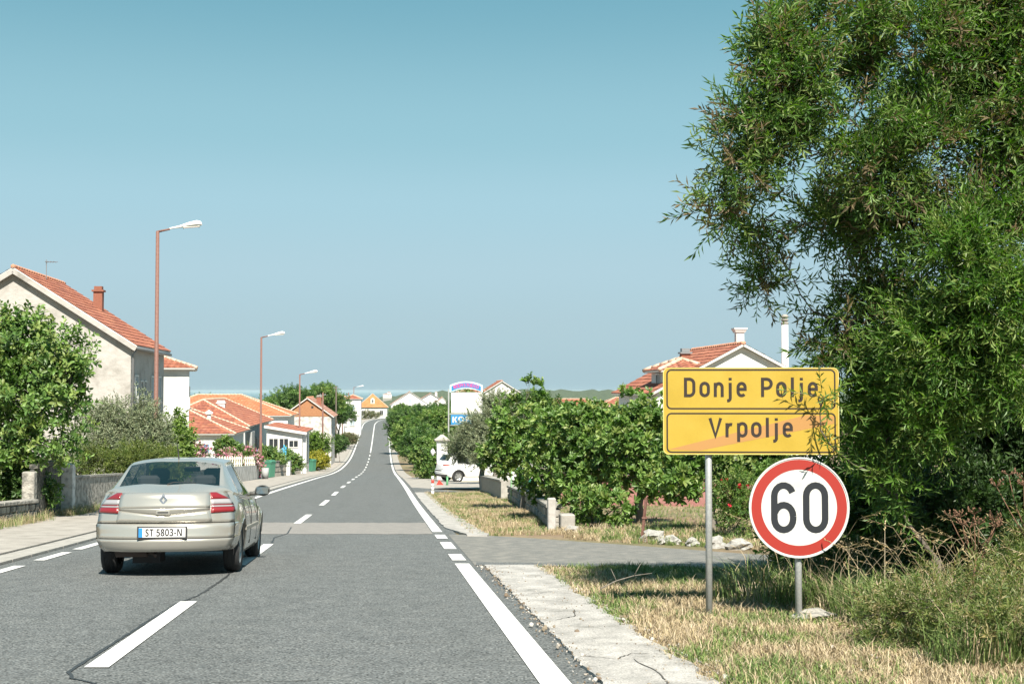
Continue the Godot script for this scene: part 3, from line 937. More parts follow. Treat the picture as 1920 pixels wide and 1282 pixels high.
	# details: aerial, wiper, mirror, exhaust, door seams, handles, dark lower valance
	st = st_new(false)
	tube(st, [Vector3(0.02, 1.425, -0.2), Vector3(0.02, 1.45, -0.21), Vector3(0.02, 1.64, -0.05)], [0.022, 0.009, 0.004], 6)
	obj(st, "aerial", M.dark, car)
	st = st_new(false)
	tube(st, [Vector3(-0.02, 1.125, 0.46), Vector3(0.05, 1.15, 0.40), Vector3(0.33, 1.135, 0.42)], [0.01, 0.008, 0.004], 5)
	obj(st, "rear_wiper", M.dark, car)
	for m in [-1.0, 1.0]:
		st = st_new(false)
		var c := Vector3(0.98 * m, 1.0, -1.72)
		lathe(st, [[0.001, -0.05], [0.08, -0.045], [0.1, -0.01], [0.095, 0.035], [0.085, 0.042]], 16, Transform3D(Basis(Vector3.RIGHT, PI / 2) * Basis.from_scale(Vector3(1.1, 1.0, 0.8)), c))
		tube(st, [Vector3(0.80 * m, 0.955, -1.78), Vector3(0.93 * m, 0.965, -1.74)], [0.03, 0.025], 6)
		var mir := obj(st, "wing_mirror", mat(Color(0.1, 0.1, 0.095), 0.5), car)
		st = st_new()
		bevel(st, c + Vector3(0, 0, 0.042), Vector3(0.165, 0.1, 0.008), 0.003)
		obj(st, "mirror_glass", mat(Color(0.35, 0.4, 0.42), 0.05, 0.9), mir)
		for z in [-0.28, -1.06, -1.98]:
			st = st_new()
			tube(st, [Vector3(0.862 * m, 0.30, z), Vector3(0.89 * m, 0.58, z), Vector3(0.89 * m, 0.74, z), Vector3(0.845 * m, 0.9, z)], [0.005, 0.005, 0.005, 0.005], 4)
			obj(st, "door_seam", M.dark, car)
		for z in [-0.38, -1.2]:
			st = st_new()
			bevel(st, Vector3(0.882 * m, 0.8, z), Vector3(0.03, 0.028, 0.18), 0.008)
			obj(st, "door_handle", paint, car)
		st = st_new()
		bevel(st, Vector3(0.893 * m, 0.535, -1.12), Vector3(0.02, 0.05, 1.75), 0.006)
		obj(st, "rubbing_strip", mat(Color(0.3, 0.28, 0.24), 0.5), car)
	st = st_new(false)
	tube(st, [Vector3(-0.6, 0.31, 0.62), Vector3(-0.22, 0.31, 0.64)], [0.075, 0.075], 12)
	tube(st, [Vector3(-0.24, 0.3, 0.64), Vector3(-0.12, 0.28, 0.7), Vector3(-0.1, 0.26, 0.78)], [0.024, 0.024, 0.024], 8)
	obj(st, "exhaust", mat(Color(0.06, 0.042, 0.036), 0.7, 0.3), car)
	st = st_new()
	tube(st, [Vector3(-0.7, 0.3, 0.0), Vector3(0.7, 0.3, 0.0)], [0.045, 0.045], 8)
	box(st, Vector3(-0.28, 0.21, 0.15), Vector3(0.34, 0.14, 0.4))
	obj(st, "rear_axle", M.dark, car)
	# inside
	var cloth := mat(Color(0.07, 0.075, 0.08), 0.9)
	for x in [-0.36, 0.36]:
		st = st_new()
		bevel(st, Vector3(x, 0.82, -0.30), Vector3(0.56, 0.56, 0.14), 0.04, Basis(Vector3.RIGHT, -0.2))
		bevel(st, Vector3(x, 1.16, -0.22), Vector3(0.28, 0.15, 0.1), 0.04)
		bevel(st, Vector3(x, 0.55, -0.55), Vector3(0.58, 0.14, 0.5), 0.04)
		obj(st, "rear_seat", cloth, car)
		st = st_new()
		bevel(st, Vector3(x, 0.86, -1.2), Vector3(0.48, 0.62, 0.12), 0.04, Basis(Vector3.RIGHT, -0.2))
		bevel(st, Vector3(x, 1.24, -1.12), Vector3(0.26, 0.17, 0.09), 0.04)
		obj(st, "front_seat", cloth, car)
	st = st_new()
	bevel(st, Vector3(0, 0.82, -1.95), Vector3(1.4, 0.26, 0.35), 0.06)
	obj(st, "dashboard", cloth, car)
	st = st_new()
	box(st, Vector3(0, 1.03, 0.12), Vector3(1.2, 0.02, 0.5))
	obj(st, "parcel_shelf", cloth, car)
	st = st_new()
	bevel(st, Vector3(0.02, 1.31, -1.5), Vector3(0.22, 0.07, 0.03), 0.01)
	obj(st, "inside_mirror", M.dark, car)

func suv() -> void:
	var s := 79.0
	var at := Vector3(-3.55, hr(s), -s)
	var car := thing("parked_suv", "white sport utility car parked in the driveway beside the stone gate pillar", "car", at, deg_to_rad(-62.0))
	var paint := mat(Color(0.72, 0.72, 0.71), 0.3)
	paint.clearcoat_enabled = true
	car_shell(car, SUV_REAR, SUV, paint, glass(Color(0.02, 0.03, 0.035), 0.75), 0.35)
	for x in [-0.77, 0.77]:
		for z in [0.0, -2.69]: wheel(car, Vector3(x, 0.35, z), 0.35, x > 0)
	for m in [-1.0, 1.0]:
		var st := st_new(false)
		var c := [Vector2(0.55 * m, 1.0), Vector2(1.02 * m, 1.0), Vector2(1.02 * m, 1.06), Vector2(0.5 * m, 1.075)]
		if m < 0: c = [c[1], c[0], c[3], c[2]]
		rear_patch(st, SUV_REAR, c, 6, 2, 0.014)
		obj(st, "tail_light", mat(Color(0.42, 0.06, 0.02), 0.15), car)
		for z in [0.0, -2.69]:
			st = st_new(false)
			var pts: Array = []
			for k in 13:
				var a := PI * k / 12
				pts.append(Vector3(0.895 * m, 0.35 + sin(a) * 0.4, z + cos(a) * 0.4))
			tube(st, pts, pts.map(func(_q): return 0.03), 5)
			obj(st, "arch_trim", mat(Color(0.09, 0.09, 0.09), 0.7), car)
	var st := st_new(false)
	rear_patch(st, SUV_REAR, [Vector2(-0.97, 0.35), Vector2(0.97, 0.35), Vector2(0.97, 0.5), Vector2(-0.97, 0.5)], 20, 3, 0.012)
	obj(st, "lower_cladding", mat(Color(0.09, 0.09, 0.09), 0.7), car)
	st = st_new(false)
	rear_patch(st, SUV_REAR, [Vector2(-0.5, 0.68), Vector2(0.5, 0.68), Vector2(0.5, 0.74), Vector2(-0.5, 0.74)], 10, 2, 0.012)
	obj(st, "rear_grip", M.dark, car)

# ---------------------------------------------------------------- signs and lamps
var GLYPH := {}
func glyphs() -> void:   # strokes of the road-sign letters; x from 0, the capital height is 1
	var cat2 := func(parts: Array) -> Array:
		var out: Array = []
		for p in parts: out.append_array(p)
		return out
	var o := func(x: float) -> Array: return arc(Vector2(x, 0.52), 0.2, 0.2, 0, 180, 8) + arc(Vector2(x, 0.27), 0.2, 0.2, 180, 360, 8)
	GLYPH = {
		"D": [0.62, [[cat2.call([[Vector2(0.07, 0.07), Vector2(0.3, 0.07)], arc(Vector2(0.28, 0.31), 0.24, 0.24, -85, 0, 6), arc(Vector2(0.28, 0.69), 0.24, 0.24, 0, 85, 6), [Vector2(0.3, 0.93), Vector2(0.07, 0.93)]]), true]]],
		"P": [0.6, [[[Vector2(0.07, 0), Vector2(0.07, 0.93), Vector2(0.3, 0.93)] + arc(Vector2(0.3, 0.69), 0.24, 0.24, 85, -85, 8) + [Vector2(0.3, 0.45), Vector2(0.12, 0.45)], false]]],
		"V": [0.64, [[[Vector2(0.02, 1.0), Vector2(0.31, 0.06), Vector2(0.6, 1.0)], false]]],
		"o": [0.54, [[o.call(0.26), true]]],
		"n": [0.52, [[[Vector2(0.07, 0), Vector2(0.07, 0.74)], false], [[Vector2(0.09, 0.5)] + arc(Vector2(0.26, 0.5), 0.18, 0.2, 150, 0, 8) + [Vector2(0.44, 0)], false]]],
		"r": [0.4, [[[Vector2(0.07, 0), Vector2(0.07, 0.74)], false], [[Vector2(0.09, 0.48)] + arc(Vector2(0.28, 0.45), 0.2, 0.22, 140, 70, 6), false]]],
		"l": [0.22, [[[Vector2(0.09, 0), Vector2(0.09, 1.02)], false]]],
		"j": [0.26, [[[Vector2(0.13, 0.74), Vector2(0.13, -0.06)] + arc(Vector2(-0.01, -0.06), 0.14, 0.14, 0, -75, 6) + [Vector2(-0.04, -0.2)], false], [[Vector2(0.13, 0.87), Vector2(0.13, 1.0)], false]]],
		"e": [0.53, [[[Vector2(0.07, 0.4), Vector2(0.45, 0.4), Vector2(0.45, 0.52)] + arc(Vector2(0.26, 0.5), 0.19, 0.21, 10, 180, 10) + arc(Vector2(0.26, 0.27), 0.19, 0.2, 180, 320, 10), false]]],
		"p": [0.54, [[o.call(0.27), true], [[Vector2(0.07, 0.74), Vector2(0.07, -0.24)], false]]],
		"6": [0.6, [[arc(Vector2(0.28, 0.72), 0.21, 0.21, 20, 180, 8) + [Vector2(0.07, 0.3)] + arc(Vector2(0.28, 0.28), 0.21, 0.21, 180, 360, 10) + [Vector2(0.49, 0.33)], false], [arc(Vector2(0.28, 0.33), 0.21, 0.22, 0, 158, 9), false]]],
		"0": [0.6, [[arc(Vector2(0.28, 0.72), 0.21, 0.21, 0, 180, 10) + arc(Vector2(0.28, 0.28), 0.21, 0.21, 180, 360, 10), true]]],
		" ": [0.34, []]}

func lettering(parent: Node, s: String, left: float, base: float, h: float, wx: float, stroke: float, z: float, m: Material, gap := 0.0) -> void:
	var x := left
	for ch in s:
		var g: Array = GLYPH[ch]
		if g[1].size() > 0:
			var st := st_new()
			var dz := 0.0
			for stroke_pts in g[1]:
				ribbon(st, stroke_pts[0].map(func(p): return Vector2(x + p.x * h * wx, base + p.y * h)), stroke, stroke_pts[1], z, 0.0012 + dz)
				dz += 0.0004
			obj(st, "letter" if ch.unicode_at(0) > 57 else "digit", m, parent)
		x += g[0] * h * wx + gap

func signs() -> void:
	glyphs()
	var yellow := tmat(noise_tex(256, 0.01, [[0.0, Color(0.37, 0.25, 0.028)], [0.5, Color(0.405, 0.278, 0.036)], [1.0, Color(0.425, 0.295, 0.045)]], 0.025, 41), 0.8, 0.42)
	var ink := mat(Color(0.022, 0.014, 0.01), 0.75)
	var p := Vector3(1.81, -2.06, -12.25)
	var W := 1.61
	var H := 0.795
	var t := thing("town_sign", "yellow town sign on a grey post reading Donje Polje above struck out Vrpolje", "road sign", Vector3(1.815, gh(1.815, -12.3), -12.3))
	t.rotation.y = -0.02
	var y0 := 1.475
	var st := st_new(false)
	tube(st, [Vector3(0.0, -0.25, -0.04), Vector3(0, 2.2, -0.04)], [0.031, 0.031], 14)
	obj(st, "post", M.galv, t)
	var c := Vector3(0.385, y0 + H / 2, 0.012)
	st = st_new()
	prism(st, rrect(W, H, 0.05), -0.004, 0.004, Transform3D(Basis.IDENTITY, c))
	var plate := obj(st, "plate", yellow, t)
	st = st_new()
	ribbon(st, rrect(W - 0.004, H - 0.004, 0.05), 0.008, true, 0.0, 0.012)
	var rim := obj(st, "rim", mat(Color(0.6, 0.45, 0.14), 0.5), plate)
	rim.position = c + Vector3(0, 0, -0.005)
	for i in 2:
		var cc := c + Vector3(0, 0.2 if i == 0 else -0.2, 0.004)
		st = st_new()
		ribbon(st, rrect(W - 0.07, 0.355, 0.04), 0.014, true, 0.0, 0.0012)
		obj(st, "border", ink, plate).position = cc
	# pale red bar that strikes out the lower name
	st = st_new()
	prism(st, [Vector2(-0.76, -0.152), Vector2(-0.48, -0.165), Vector2(0.76, 0.085), Vector2(0.76, 0.152), Vector2(0.51, 0.165)].map(func(v): return v), 0.0041, 0.0047, Transform3D(Basis.IDENTITY, c + Vector3(0, -0.2, 0)))
	obj(st, "red_bar", mat(Color(0.385, 0.2, 0.065), 0.45), plate)
	lettering(plate, "Donje Polje", c.x - 0.612, c.y + 0.13, 0.176, 0.97, 0.028, c.z + 0.0049, ink, 0.038)
	lettering(plate, "Vrpolje", c.x - 0.38, c.y - 0.24, 0.176, 0.97, 0.028, c.z + 0.0049, ink, 0.038)
	for y in [-0.22, 0.22]:
		st = st_new()
		box(st, c + Vector3(0, y, -0.018), Vector3(W - 0.2, 0.035, 0.025))
		box(st, Vector3(0, c.y + y, -0.045), Vector3(0.09, 0.03, 0.09))
		obj(st, "clamp", M.galv, t)
	# speed limit
	var q := Vector3(2.60, gh(2.60, -12.12), -12.12)
	t = thing("speed_sign", "round red and white speed limit sign reading 60 on a grey post", "road sign", q)
	st = st_new(false)
	tube(st, [Vector3(0.0, -0.25, -0.04), Vector3(0, 1.3, -0.04)], [0.031, 0.031], 14)
	obj(st, "post", M.galv, t)
	c = Vector3(0.0, 1.01, 0.012)
	var R := 0.449
	var circle := func(r: float) -> Array:
		var out: Array = []
		for k in 64: out.append(Vector2(cos(TAU * k / 64), sin(TAU * k / 64)) * r)
		return out
	st = st_new()
	prism(st, circle.call(R), -0.006, 0.004, Transform3D(Basis.IDENTITY, c))
	plate = obj(st, "plate", tmat(noise_tex(256, 0.012, [[0.0, Color(0.45, 0.45, 0.435)], [0.4, Color(0.54, 0.54, 0.525)], [1.0, Color(0.58, 0.58, 0.57)]], 0.015, 42), 0.8, 0.4), t)
	st = st_new()
	ribbon(st, circle.call(R - 0.061), 0.09, true, 0.004, 0.0012)
	obj(st, "red_ring", mat(Color(0.31, 0.028, 0.02), 0.45), plate).position = c
	st = st_new()
	ribbon(st, circle.call(R), 0.012, true, -0.008, 0.018)
	obj(st, "rim", mat(Color(0.5, 0.52, 0.52), 0.5), plate).position = c
	lettering(plate, "60", c.x - 0.254, c.y - 0.233, 0.466, 0.87, 0.06, c.z + 0.0041, mat(Color(0.01, 0.013, 0.018), 0.75), 0.046)
	st = st_new()
	box(st, c + Vector3(0, 0.15, -0.03), Vector3(0.4, 0.035, 0.03)); box(st, c + Vector3(0, -0.15, -0.03), Vector3(0.4, 0.035, 0.03))
	obj(st, "clamp", M.galv, t)

func lamp_post(at: Vector3, h: float, label: String, arm := 0.45, head := 1.2, double := false) -> void:
	var t := thing("street_lamp", label, "street lamp", at, TURN, "street lamps along the left pavement")
	var st := st_new(false)
	tube(st, [Vector3(0, -0.3, 0), Vector3(0, h * 0.3, 0), Vector3(0, h * 0.3 + 0.02, 0), Vector3(0, h, 0)], [0.105, 0.1, 0.085, 0.065], 12)
	obj(st, "pole", M.rust, t)
	st = st_new(false)
	tube(st, [Vector3(-0.02, h - 0.03, 0), Vector3(arm, h + 0.08, 0)], [0.045, 0.035], 8)
	obj(st, "arm", M.rust, t)
	st = st_new(false)
	var b := Basis(Vector3.BACK, 0.09)
	var o := Vector3(arm, h + 0.09, 0)
	var rings: Array = []
	for q in [[0.0, 0.045, 0.045, 0.0], [head * 0.3, 0.075, 0.07, 0.03], [head * 0.6, 0.14, 0.13, 0.07], [head * 0.85, 0.16, 0.16, 0.09], [head * 0.97, 0.13, 0.12, 0.08], [head, 0.06, 0.06, 0.06]]:
		var ring: Array[Vector3] = []
		for k in 12:
			var a := TAU * k / 12
			var yy := sin(a)
			ring.append(o + b * Vector3(q[0], q[3] + (yy * q[2] if yy > 0 else yy * q[2] * 0.35), cos(a) * q[1]))
		rings.append(ring)
	for i in rings.size() - 1:
		for k in 12:
			var k2 := (k + 1) % 12
			quad(st, rings[i][k], rings[i + 1][k], rings[i + 1][k2], rings[i][k2])
	for k in 12: tri(st, rings[-1][k], rings[-1][(k + 1) % 12], o + b * Vector3(head, 0.06, 0))
	var hd := obj(st, "lamp_head", M.lamp_white, t)
	st = st_new()
	box(st, o + b * Vector3(head * 0.68, 0.015, 0), Vector3(head * 0.5, 0.05, 0.2), b)
	for k in [0.42, 0.9]: box(st, o + b * Vector3(head * k, -0.01, 0), Vector3(0.025, 0.07, 0.03), b)
	obj(st, "lamp_glass", M.lamp_glass, hd)

# ---------------------------------------------------------------- the place
func make_sky() -> Sky:
	var im := Image.create(4096, 2048, false, Image.FORMAT_RGBF)
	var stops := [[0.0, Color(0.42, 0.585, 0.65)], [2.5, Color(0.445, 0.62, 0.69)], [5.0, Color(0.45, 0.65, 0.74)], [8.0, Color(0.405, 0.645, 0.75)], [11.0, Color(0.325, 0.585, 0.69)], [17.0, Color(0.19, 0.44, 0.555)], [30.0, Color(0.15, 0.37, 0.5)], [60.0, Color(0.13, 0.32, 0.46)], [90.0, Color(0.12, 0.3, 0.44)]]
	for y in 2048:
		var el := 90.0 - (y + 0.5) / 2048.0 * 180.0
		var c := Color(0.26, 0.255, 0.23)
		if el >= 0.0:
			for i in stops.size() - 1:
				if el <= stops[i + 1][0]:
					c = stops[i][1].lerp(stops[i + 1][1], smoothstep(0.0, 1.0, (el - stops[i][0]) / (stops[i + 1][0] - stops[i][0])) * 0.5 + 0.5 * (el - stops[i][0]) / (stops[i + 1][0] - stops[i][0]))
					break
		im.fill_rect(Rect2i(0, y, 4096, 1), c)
	# thin vapour trails: [azimuth, elevation, strength] in degrees
	for trail in [[[-4.0, 11.3, 0.0], [-2.2, 10.8, 0.8], [0.6, 10.0, 1.0], [3.0, 9.3, 0.7], [4.2, 8.9, 0.15], [5.2, 8.6, 0.8], [6.3, 7.9, 1.0], [7.2, 7.2, 0.8], [9.0, 5.6, 0.5]], [[-12.5, 11.4, 0.0], [-9.0, 10.4, 0.35], [-5.5, 9.6, 0.45], [-2.0, 8.8, 0.2], [1.0, 8.3, 0.0]]]:
		for i in trail.size() - 1:
			for k in 400:
				var t := k / 400.0
				var az := lerpf(trail[i][0], trail[i + 1][0], t)
				var el := lerpf(trail[i][1], trail[i + 1][1], t)
				var g: float = lerpf(trail[i][2], trail[i + 1][2], t)
				var x := int((az / 360.0 + 0.5) * 4096)
				var y := int((90.0 - el) / 180.0 * 2048)
				var row: Color = im.get_pixel(1, y)
				im.set_pixel(x, y, row.lerp(Color(0.6, 0.76, 0.83), 0.42 * g))
				im.set_pixel(x, y + 1, row.lerp(Color(0.6, 0.76, 0.83), 0.18 * g))
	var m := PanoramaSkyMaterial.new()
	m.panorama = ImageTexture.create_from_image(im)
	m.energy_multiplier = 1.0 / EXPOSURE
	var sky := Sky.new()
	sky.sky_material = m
	return sky

const EXPOSURE := 2.1

func strip(st: SurfaceTool, s0: float, s1: float, d0: Callable, d1: Callable, lift: float, step := 1.0, edge := 0.0) -> void:
	var n := maxi(1, int(ceil((s1 - s0) / step)))
	for i in n:
		var a := lerpf(s0, s1, float(i) / n)
		var b := lerpf(s0, s1, float(i + 1) / n)
		var p0 := on(d0.call(a), a, lift); var p1 := on(d1.call(a), a, lift)
		var p2 := on(d1.call(b), b, lift); var p3 := on(d0.call(b), b, lift)
		quad(st, p0, p1, p2, p3)
		if edge > 0.0:
			var dn := Vector3(0, -edge, 0)
			quad(st, p1 + dn, p2 + dn, p2, p1)
			quad(st, p3 + dn, p0 + dn, p0, p3)
			if i == 0: quad(st, p0 + dn, p1 + dn, p1, p0)
			if i == n - 1: quad(st, p2 + dn, p3 + dn, p3, p2)

func at_d(v: float) -> Callable:
	return func(_s): return v

func _ready() -> void:
	noise.seed = 7
	noise.frequency = 0.02
	noise.fractal_octaves = 3
	# camera, sky, sun, exposure
	var cam := Camera3D.new()
	cam.fov = rad_to_deg(2.0 * atan(641.0 / 2500.0))
	cam.rotation_degrees = Vector3(2.08, 0, 0)
	cam.near = 0.1
	cam.far = 60000.0
	add_child(cam)
	cam.current = true
	var env := Environment.new()
	env.background_mode = Environment.BG_SKY
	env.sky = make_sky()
	env.tonemap_mode = Environment.TONE_MAPPER_LINEAR
	env.tonemap_exposure = EXPOSURE
	env.sdfgi_enabled = true
	env.ssao_enabled = true
	env.ssil_enabled = true
	env.fog_enabled = true
	env.fog_density = 0.00004
	env.fog_light_color = Color(0.76, 0.85, 0.88)
	var we := WorldEnvironment.new()
	we.environment = env
	add_child(we)
	var sun := DirectionalLight3D.new()
	add_child(sun)
	sun.look_at_from_position(Vector3(0.155, 0.745, 0.65), Vector3.ZERO)
	sun.light_energy = 1.6
	sun.light_color = Color(1.0, 0.97, 0.915)
	sun.light_angular_distance = 0.53
	sun.shadow_enabled = true
	make_materials()
	terrain()
	roads()
	left_walls()
	houses()
	signs()
	saloon()
	suv()
	lamps()
	right_side()
	left_garden()
	trees()
	grass()

func terrain() -> void:
	var ss: Array[float] = []
	var v := -60.0
	while v < 3200.0:
		ss.append(v)
		v += 4.0 if v < 0 else (0.7 if v < 42 else (2.5 if v < 130 else (10.0 if v < 440 else 90.0)))
	var ds: Array[float] = [-2600, -1200, -600, -300, -160, -100, -70, -50, -40, -32, -26, -22, -19, -16.5, -14.5, -13, -11.5, -10, -9, -8, -7.2, -6.6, -6, -5, -4, -3.2, -2, 0, 2, 3.0, 3.4, 3.8, 4.2, 4.6, 5.0, 5.5, 6, 6.6, 7.2, 8, 9, 10, 11, 12.5, 14, 16, 18, 21, 25, 30, 36, 44, 55, 70, 100, 160, 300, 600, 1200, 2600]
	var st := st_new(false)
	var cn := FastNoiseLite.new()
	cn.seed = 3
	cn.frequency = 0.35
	var pts: Array = []
	var cols: Array = []
	for s in ss:
		var row: Array[Vector3] = []
		var crow: Array[Color] = []
		for d in ds:
			var x := xc(s) + d
			var y := gh(x, -s) - 0.03
			if absf(d) < 3.3: y -= 0.05
			elif d < 0 and d > -6.4: y -= 0.04
			row.append(Vector3(x, y, -s))
			var k := cn.get_noise_2d(x, s) * 0.5 + 0.5
			var k2 := cn.get_noise_2d(x * 0.3 + 50.0, s * 0.3) * 0.5 + 0.5
			var c := Color(0.30, 0.235, 0.14).lerp(Color(0.17, 0.15, 0.07), smoothstep(0.35, 0.7, k))
			c = c.lerp(Color(0.24, 0.16, 0.1), smoothstep(0.5, 0.75, k2))
			if s > 440.0: c = Color(0.06, 0.085, 0.04).lerp(Color(0.16, 0.15, 0.09), smoothstep(0.4, 0.8, k))
			crow.append(c)
		pts.append(row)
		cols.append(crow)
	for i in ss.size() - 1:
		for j in ds.size() - 1:
			for q in [[i, j], [i + 1, j + 1], [i, j + 1], [i, j], [i + 1, j], [i + 1, j + 1]]:
				st.set_color(cols[q[0]][q[1]])
				st.add_vertex(pts[q[0]][q[1]])
	setting(obj(st, "ground", M.ground, self), "dry grass and earth on both sides of the road")
	st = st_new()
	quad(st, Vector3(-30000, -58.5, -2600), Vector3(30000, -58.5, -2600), Vector3(30000, -58.5, -45000), Vector3(-30000, -58.5, -45000))
	var sea := mat(Color(0.05, 0.12, 0.14), 0.7)
	setting(obj(st, "sea", sea, self), "blue green sea on the horizon")
	# wooded ridge
	var rng := RandomNumberGenerator.new()
	rng.seed = 4
	st = st_new(false)
	var hn := FastNoiseLite.new()
	hn.seed = 12
	hn.frequency = 0.004
	var prof := func(x: float, z: float) -> float:
		var up := smoothstep(-420.0, -150.0, x)
		var ridge := exp(-pow((z + 2450.0) / 260.0, 2.0))
		return -57.0 + up * ridge * (54.0 + 9.0 * hn.get_noise_2d(x, z) + 5.0 * hn.get_noise_2d(x * 4.0, z * 4.0) + rng.randf() * 2.4 - smoothstep(0.0, 500.0, x) * 6.0)
	var grid: Array = []
	for i in 13:
		var row: Array[Vector3] = []
		for j in 240:
			var x := -450.0 + j * 12.0
			var z := -1950.0 - i * 65.0
			row.append(Vector3(x, prof.call(x, z), z))
		grid.append(row)
	for i in 12:
		for j in 239: quad(st, grid[i][j], grid[i][j + 1], grid[i + 1][j + 1], grid[i + 1][j])
	setting(obj(st, "wooded_hill", tmat(noise_tex(256, 0.05, [[0.0, Color(0.03, 0.05, 0.025)], [1.0, Color(0.09, 0.11, 0.05)]], 0.2, 51), 0.01, 1.0), self), "low wooded hill on the horizon")

func roads() -> void:
	var road := Node3D.new()
	road.name = "road"
	add_child(road)
	setting(road, "grey asphalt road with white lane markings")
	var st := st_new(false)
	st.set_color(Color.WHITE)
	strip(st, -40, 3, func(s): return left_edge(s) - 0.3, at_d(3.42), 0.0, 2.0)
	# worn streaks along the lanes and blotches, as tints of the asphalt's own colour
	var wn := FastNoiseLite.new()
	wn.seed = 55
	wn.frequency = 1.0
	var tint := func(t: float, a: float) -> Color:
		var d := lerpf(left_edge(a) - 0.3, 3.42, t)
		var k := 1.0 + 0.13 * wn.get_noise_2d(d * 1.3, a * 0.035) + 0.1 * wn.get_noise_2d(d * 0.5 + 40.0, a * 0.16) + 0.06 * wn.get_noise_2d(d * 3.0, a * 1.1)
		return Color(k, k, k * 0.995)
	var sa := 3.0
	while sa < 400.0:
		var step := 0.5 if sa < 45.0 else (2.0 if sa < 120.0 else 5.0)
		var sb := minf(sa + step, 400.0)
		for i in 24:
			var t0 := i / 24.0
			var t1 := (i + 1) / 24.0
			for q in [[t0, sa], [t1, sb], [t1, sa], [t0, sa], [t0, sb], [t1, sb]]:
				st.set_color(tint.call(q[0], q[1]))
				st.add_vertex(on(lerpf(left_edge(q[1]) - 0.3, 3.42, q[0]), q[1]))
		sa = sb
	M.asphalt.vertex_color_use_as_albedo = true
	obj(st, "asphalt", M.asphalt, road)
	st = st_new(false)
	for i in 48:
		var d0 := lerpf(left_edge(28.0) - 0.28, 2.96, i / 48.0)
		var d1 := lerpf(left_edge(28.0) - 0.28, 2.96, (i + 1) / 48.0)
		var near := func(d): return 26.2 + 0.16 * wn.get_noise_1d(d * 1.2) + 0.07 * wn.get_noise_1d(d * 6.0)
		var far := func(d): return 31.0 + 0.25 * wn.get_noise_1d(d * 1.1 + 30.0) + 0.1 * wn.get_noise_1d(d * 5.0)
		for k in 6:
			var p := func(d: float, v: float) -> Vector3: return on(d, lerpf(near.call(d), far.call(d), v), 0.004)
			quad(st, p.call(d0, k / 6.0), p.call(d1, k / 6.0), p.call(d1, (k + 1) / 6.0), p.call(d0, (k + 1) / 6.0))
	obj(st, "asphalt_patch", M.asphalt_patch, road)
	# centre line
	var dashes := [[-1.0, 3.6], [9.2, 13.55], [18.3, 23.0], [30.6, 35.6], [42.6, 47.4]]
	var s := 52.5
	while s < 200.0:
		dashes.append([s, s + 4.6])
		s += 11.0
	for q in dashes:
		st = st_new(false)
		var c := 0.02
		strip(st, q[0], q[1], at_d(c - 0.085), at_d(c + 0.085), 0.008, 1.5)
		obj(st, "centre_dash", M.paint, road)
	st = st_new(false)
	strip(st, 206, 400, at_d(-0.06), at_d(0.12), 0.008, 4.0)
	obj(st, "centre_line", M.paint, road)
	for q in [[-40.0, 18.6], [26.9, 400.0]]:
		st = st_new(false)
		strip(st, q[0], q[1], at_d(2.98), at_d(3.18), 0.008, 2.0)
		obj(st, "edge_line", M.paint, road)
	for q in [[19.2, 20.5], [21.7, 23.5], [24.6, 25.9]]:
		st = st_new(false)
		strip(st, q[0], q[1], at_d(2.98), at_d(3.18), 0.008, 2.0)
		obj(st, "edge_dash", M.paint, road)
	for q in [[13.6, 15.2], [16.0, 18.2], [19.2, 20.9], [21.6, 23.4], [24.4, 26.0]]:
		st = st_new(false)
		strip(st, q[0], q[1], func(a): return left_edge(a) - 0.08, func(a): return left_edge(a) + 0.08, 0.008, 2.0)
		obj(st, "edge_dash", M.paint, road)
	st = st_new(false)
	strip(st, 28, 400, func(a): return left_edge(a) - 0.1, func(a): return left_edge(a) + 0.1, 0.008, 2.0)
	obj(st, "edge_line", M.paint, road)
	# tar seals over cracks
	var rng := RandomNumberGenerator.new()
	rng.seed = 61
	var paths := [[[6.0, -0.1], [8.2, -0.06], [8.55, 0.16], [8.75, -0.04], [9.0, -0.12], [10.0, -0.115], [11.6, -0.1], [13.4, -0.075], [14.2, 0.03], [16.0, 0.06], [18.2, 0.02]], [[23.4, 0.05], [25.0, -0.05], [26.3, 0.1], [29.0, 0.0]]]
	for path in paths:
		st = st_new()
		var l: Array[Vector3] = []
		var r: Array[Vector3] = []
		for i in path.size() - 1:
			var n := maxi(2, int((path[i + 1][0] - path[i][0]) / 0.12))
			for k in n:
				var t := float(k) / n
				var a := lerpf(path[i][0], path[i + 1][0], t)
				var d := lerpf(path[i][1], path[i + 1][1], t) + rng.randf_range(-0.008, 0.008)
				var w := rng.randf_range(0.010, 0.02)
				l.append(on(d - w, a, 0.0055)); r.append(on(d + w, a, 0.0055))
		for i in l.size() - 1: quad(st, l[i], r[i], r[i + 1], l[i + 1])
		obj(st, "tar_seal", M.tar, road)
	# side road
	st = st_new()
	var far_side := [Vector2(-1.25, 26.1), Vector2(-0.5, 25.7), Vector2(0.45, 24.7), Vector2(2.1, 22.6), Vector2(3.6, 20.6), Vector2(6.0, 18.6), Vector2(10, 16.5)]
	var near_side := [Vector2(-0.5, 18.25), Vector2(0.2, 18.2), Vector2(1.0, 18.05), Vector2(2.2, 17.7), Vector2(3.0, 17.3), Vector2(4.5, 15.6), Vector2(8, 12.5)]
	var P := func(v: Vector2, up: float) -> Vector3: return Vector3(v.x, hr(v.y) + up, -v.y)
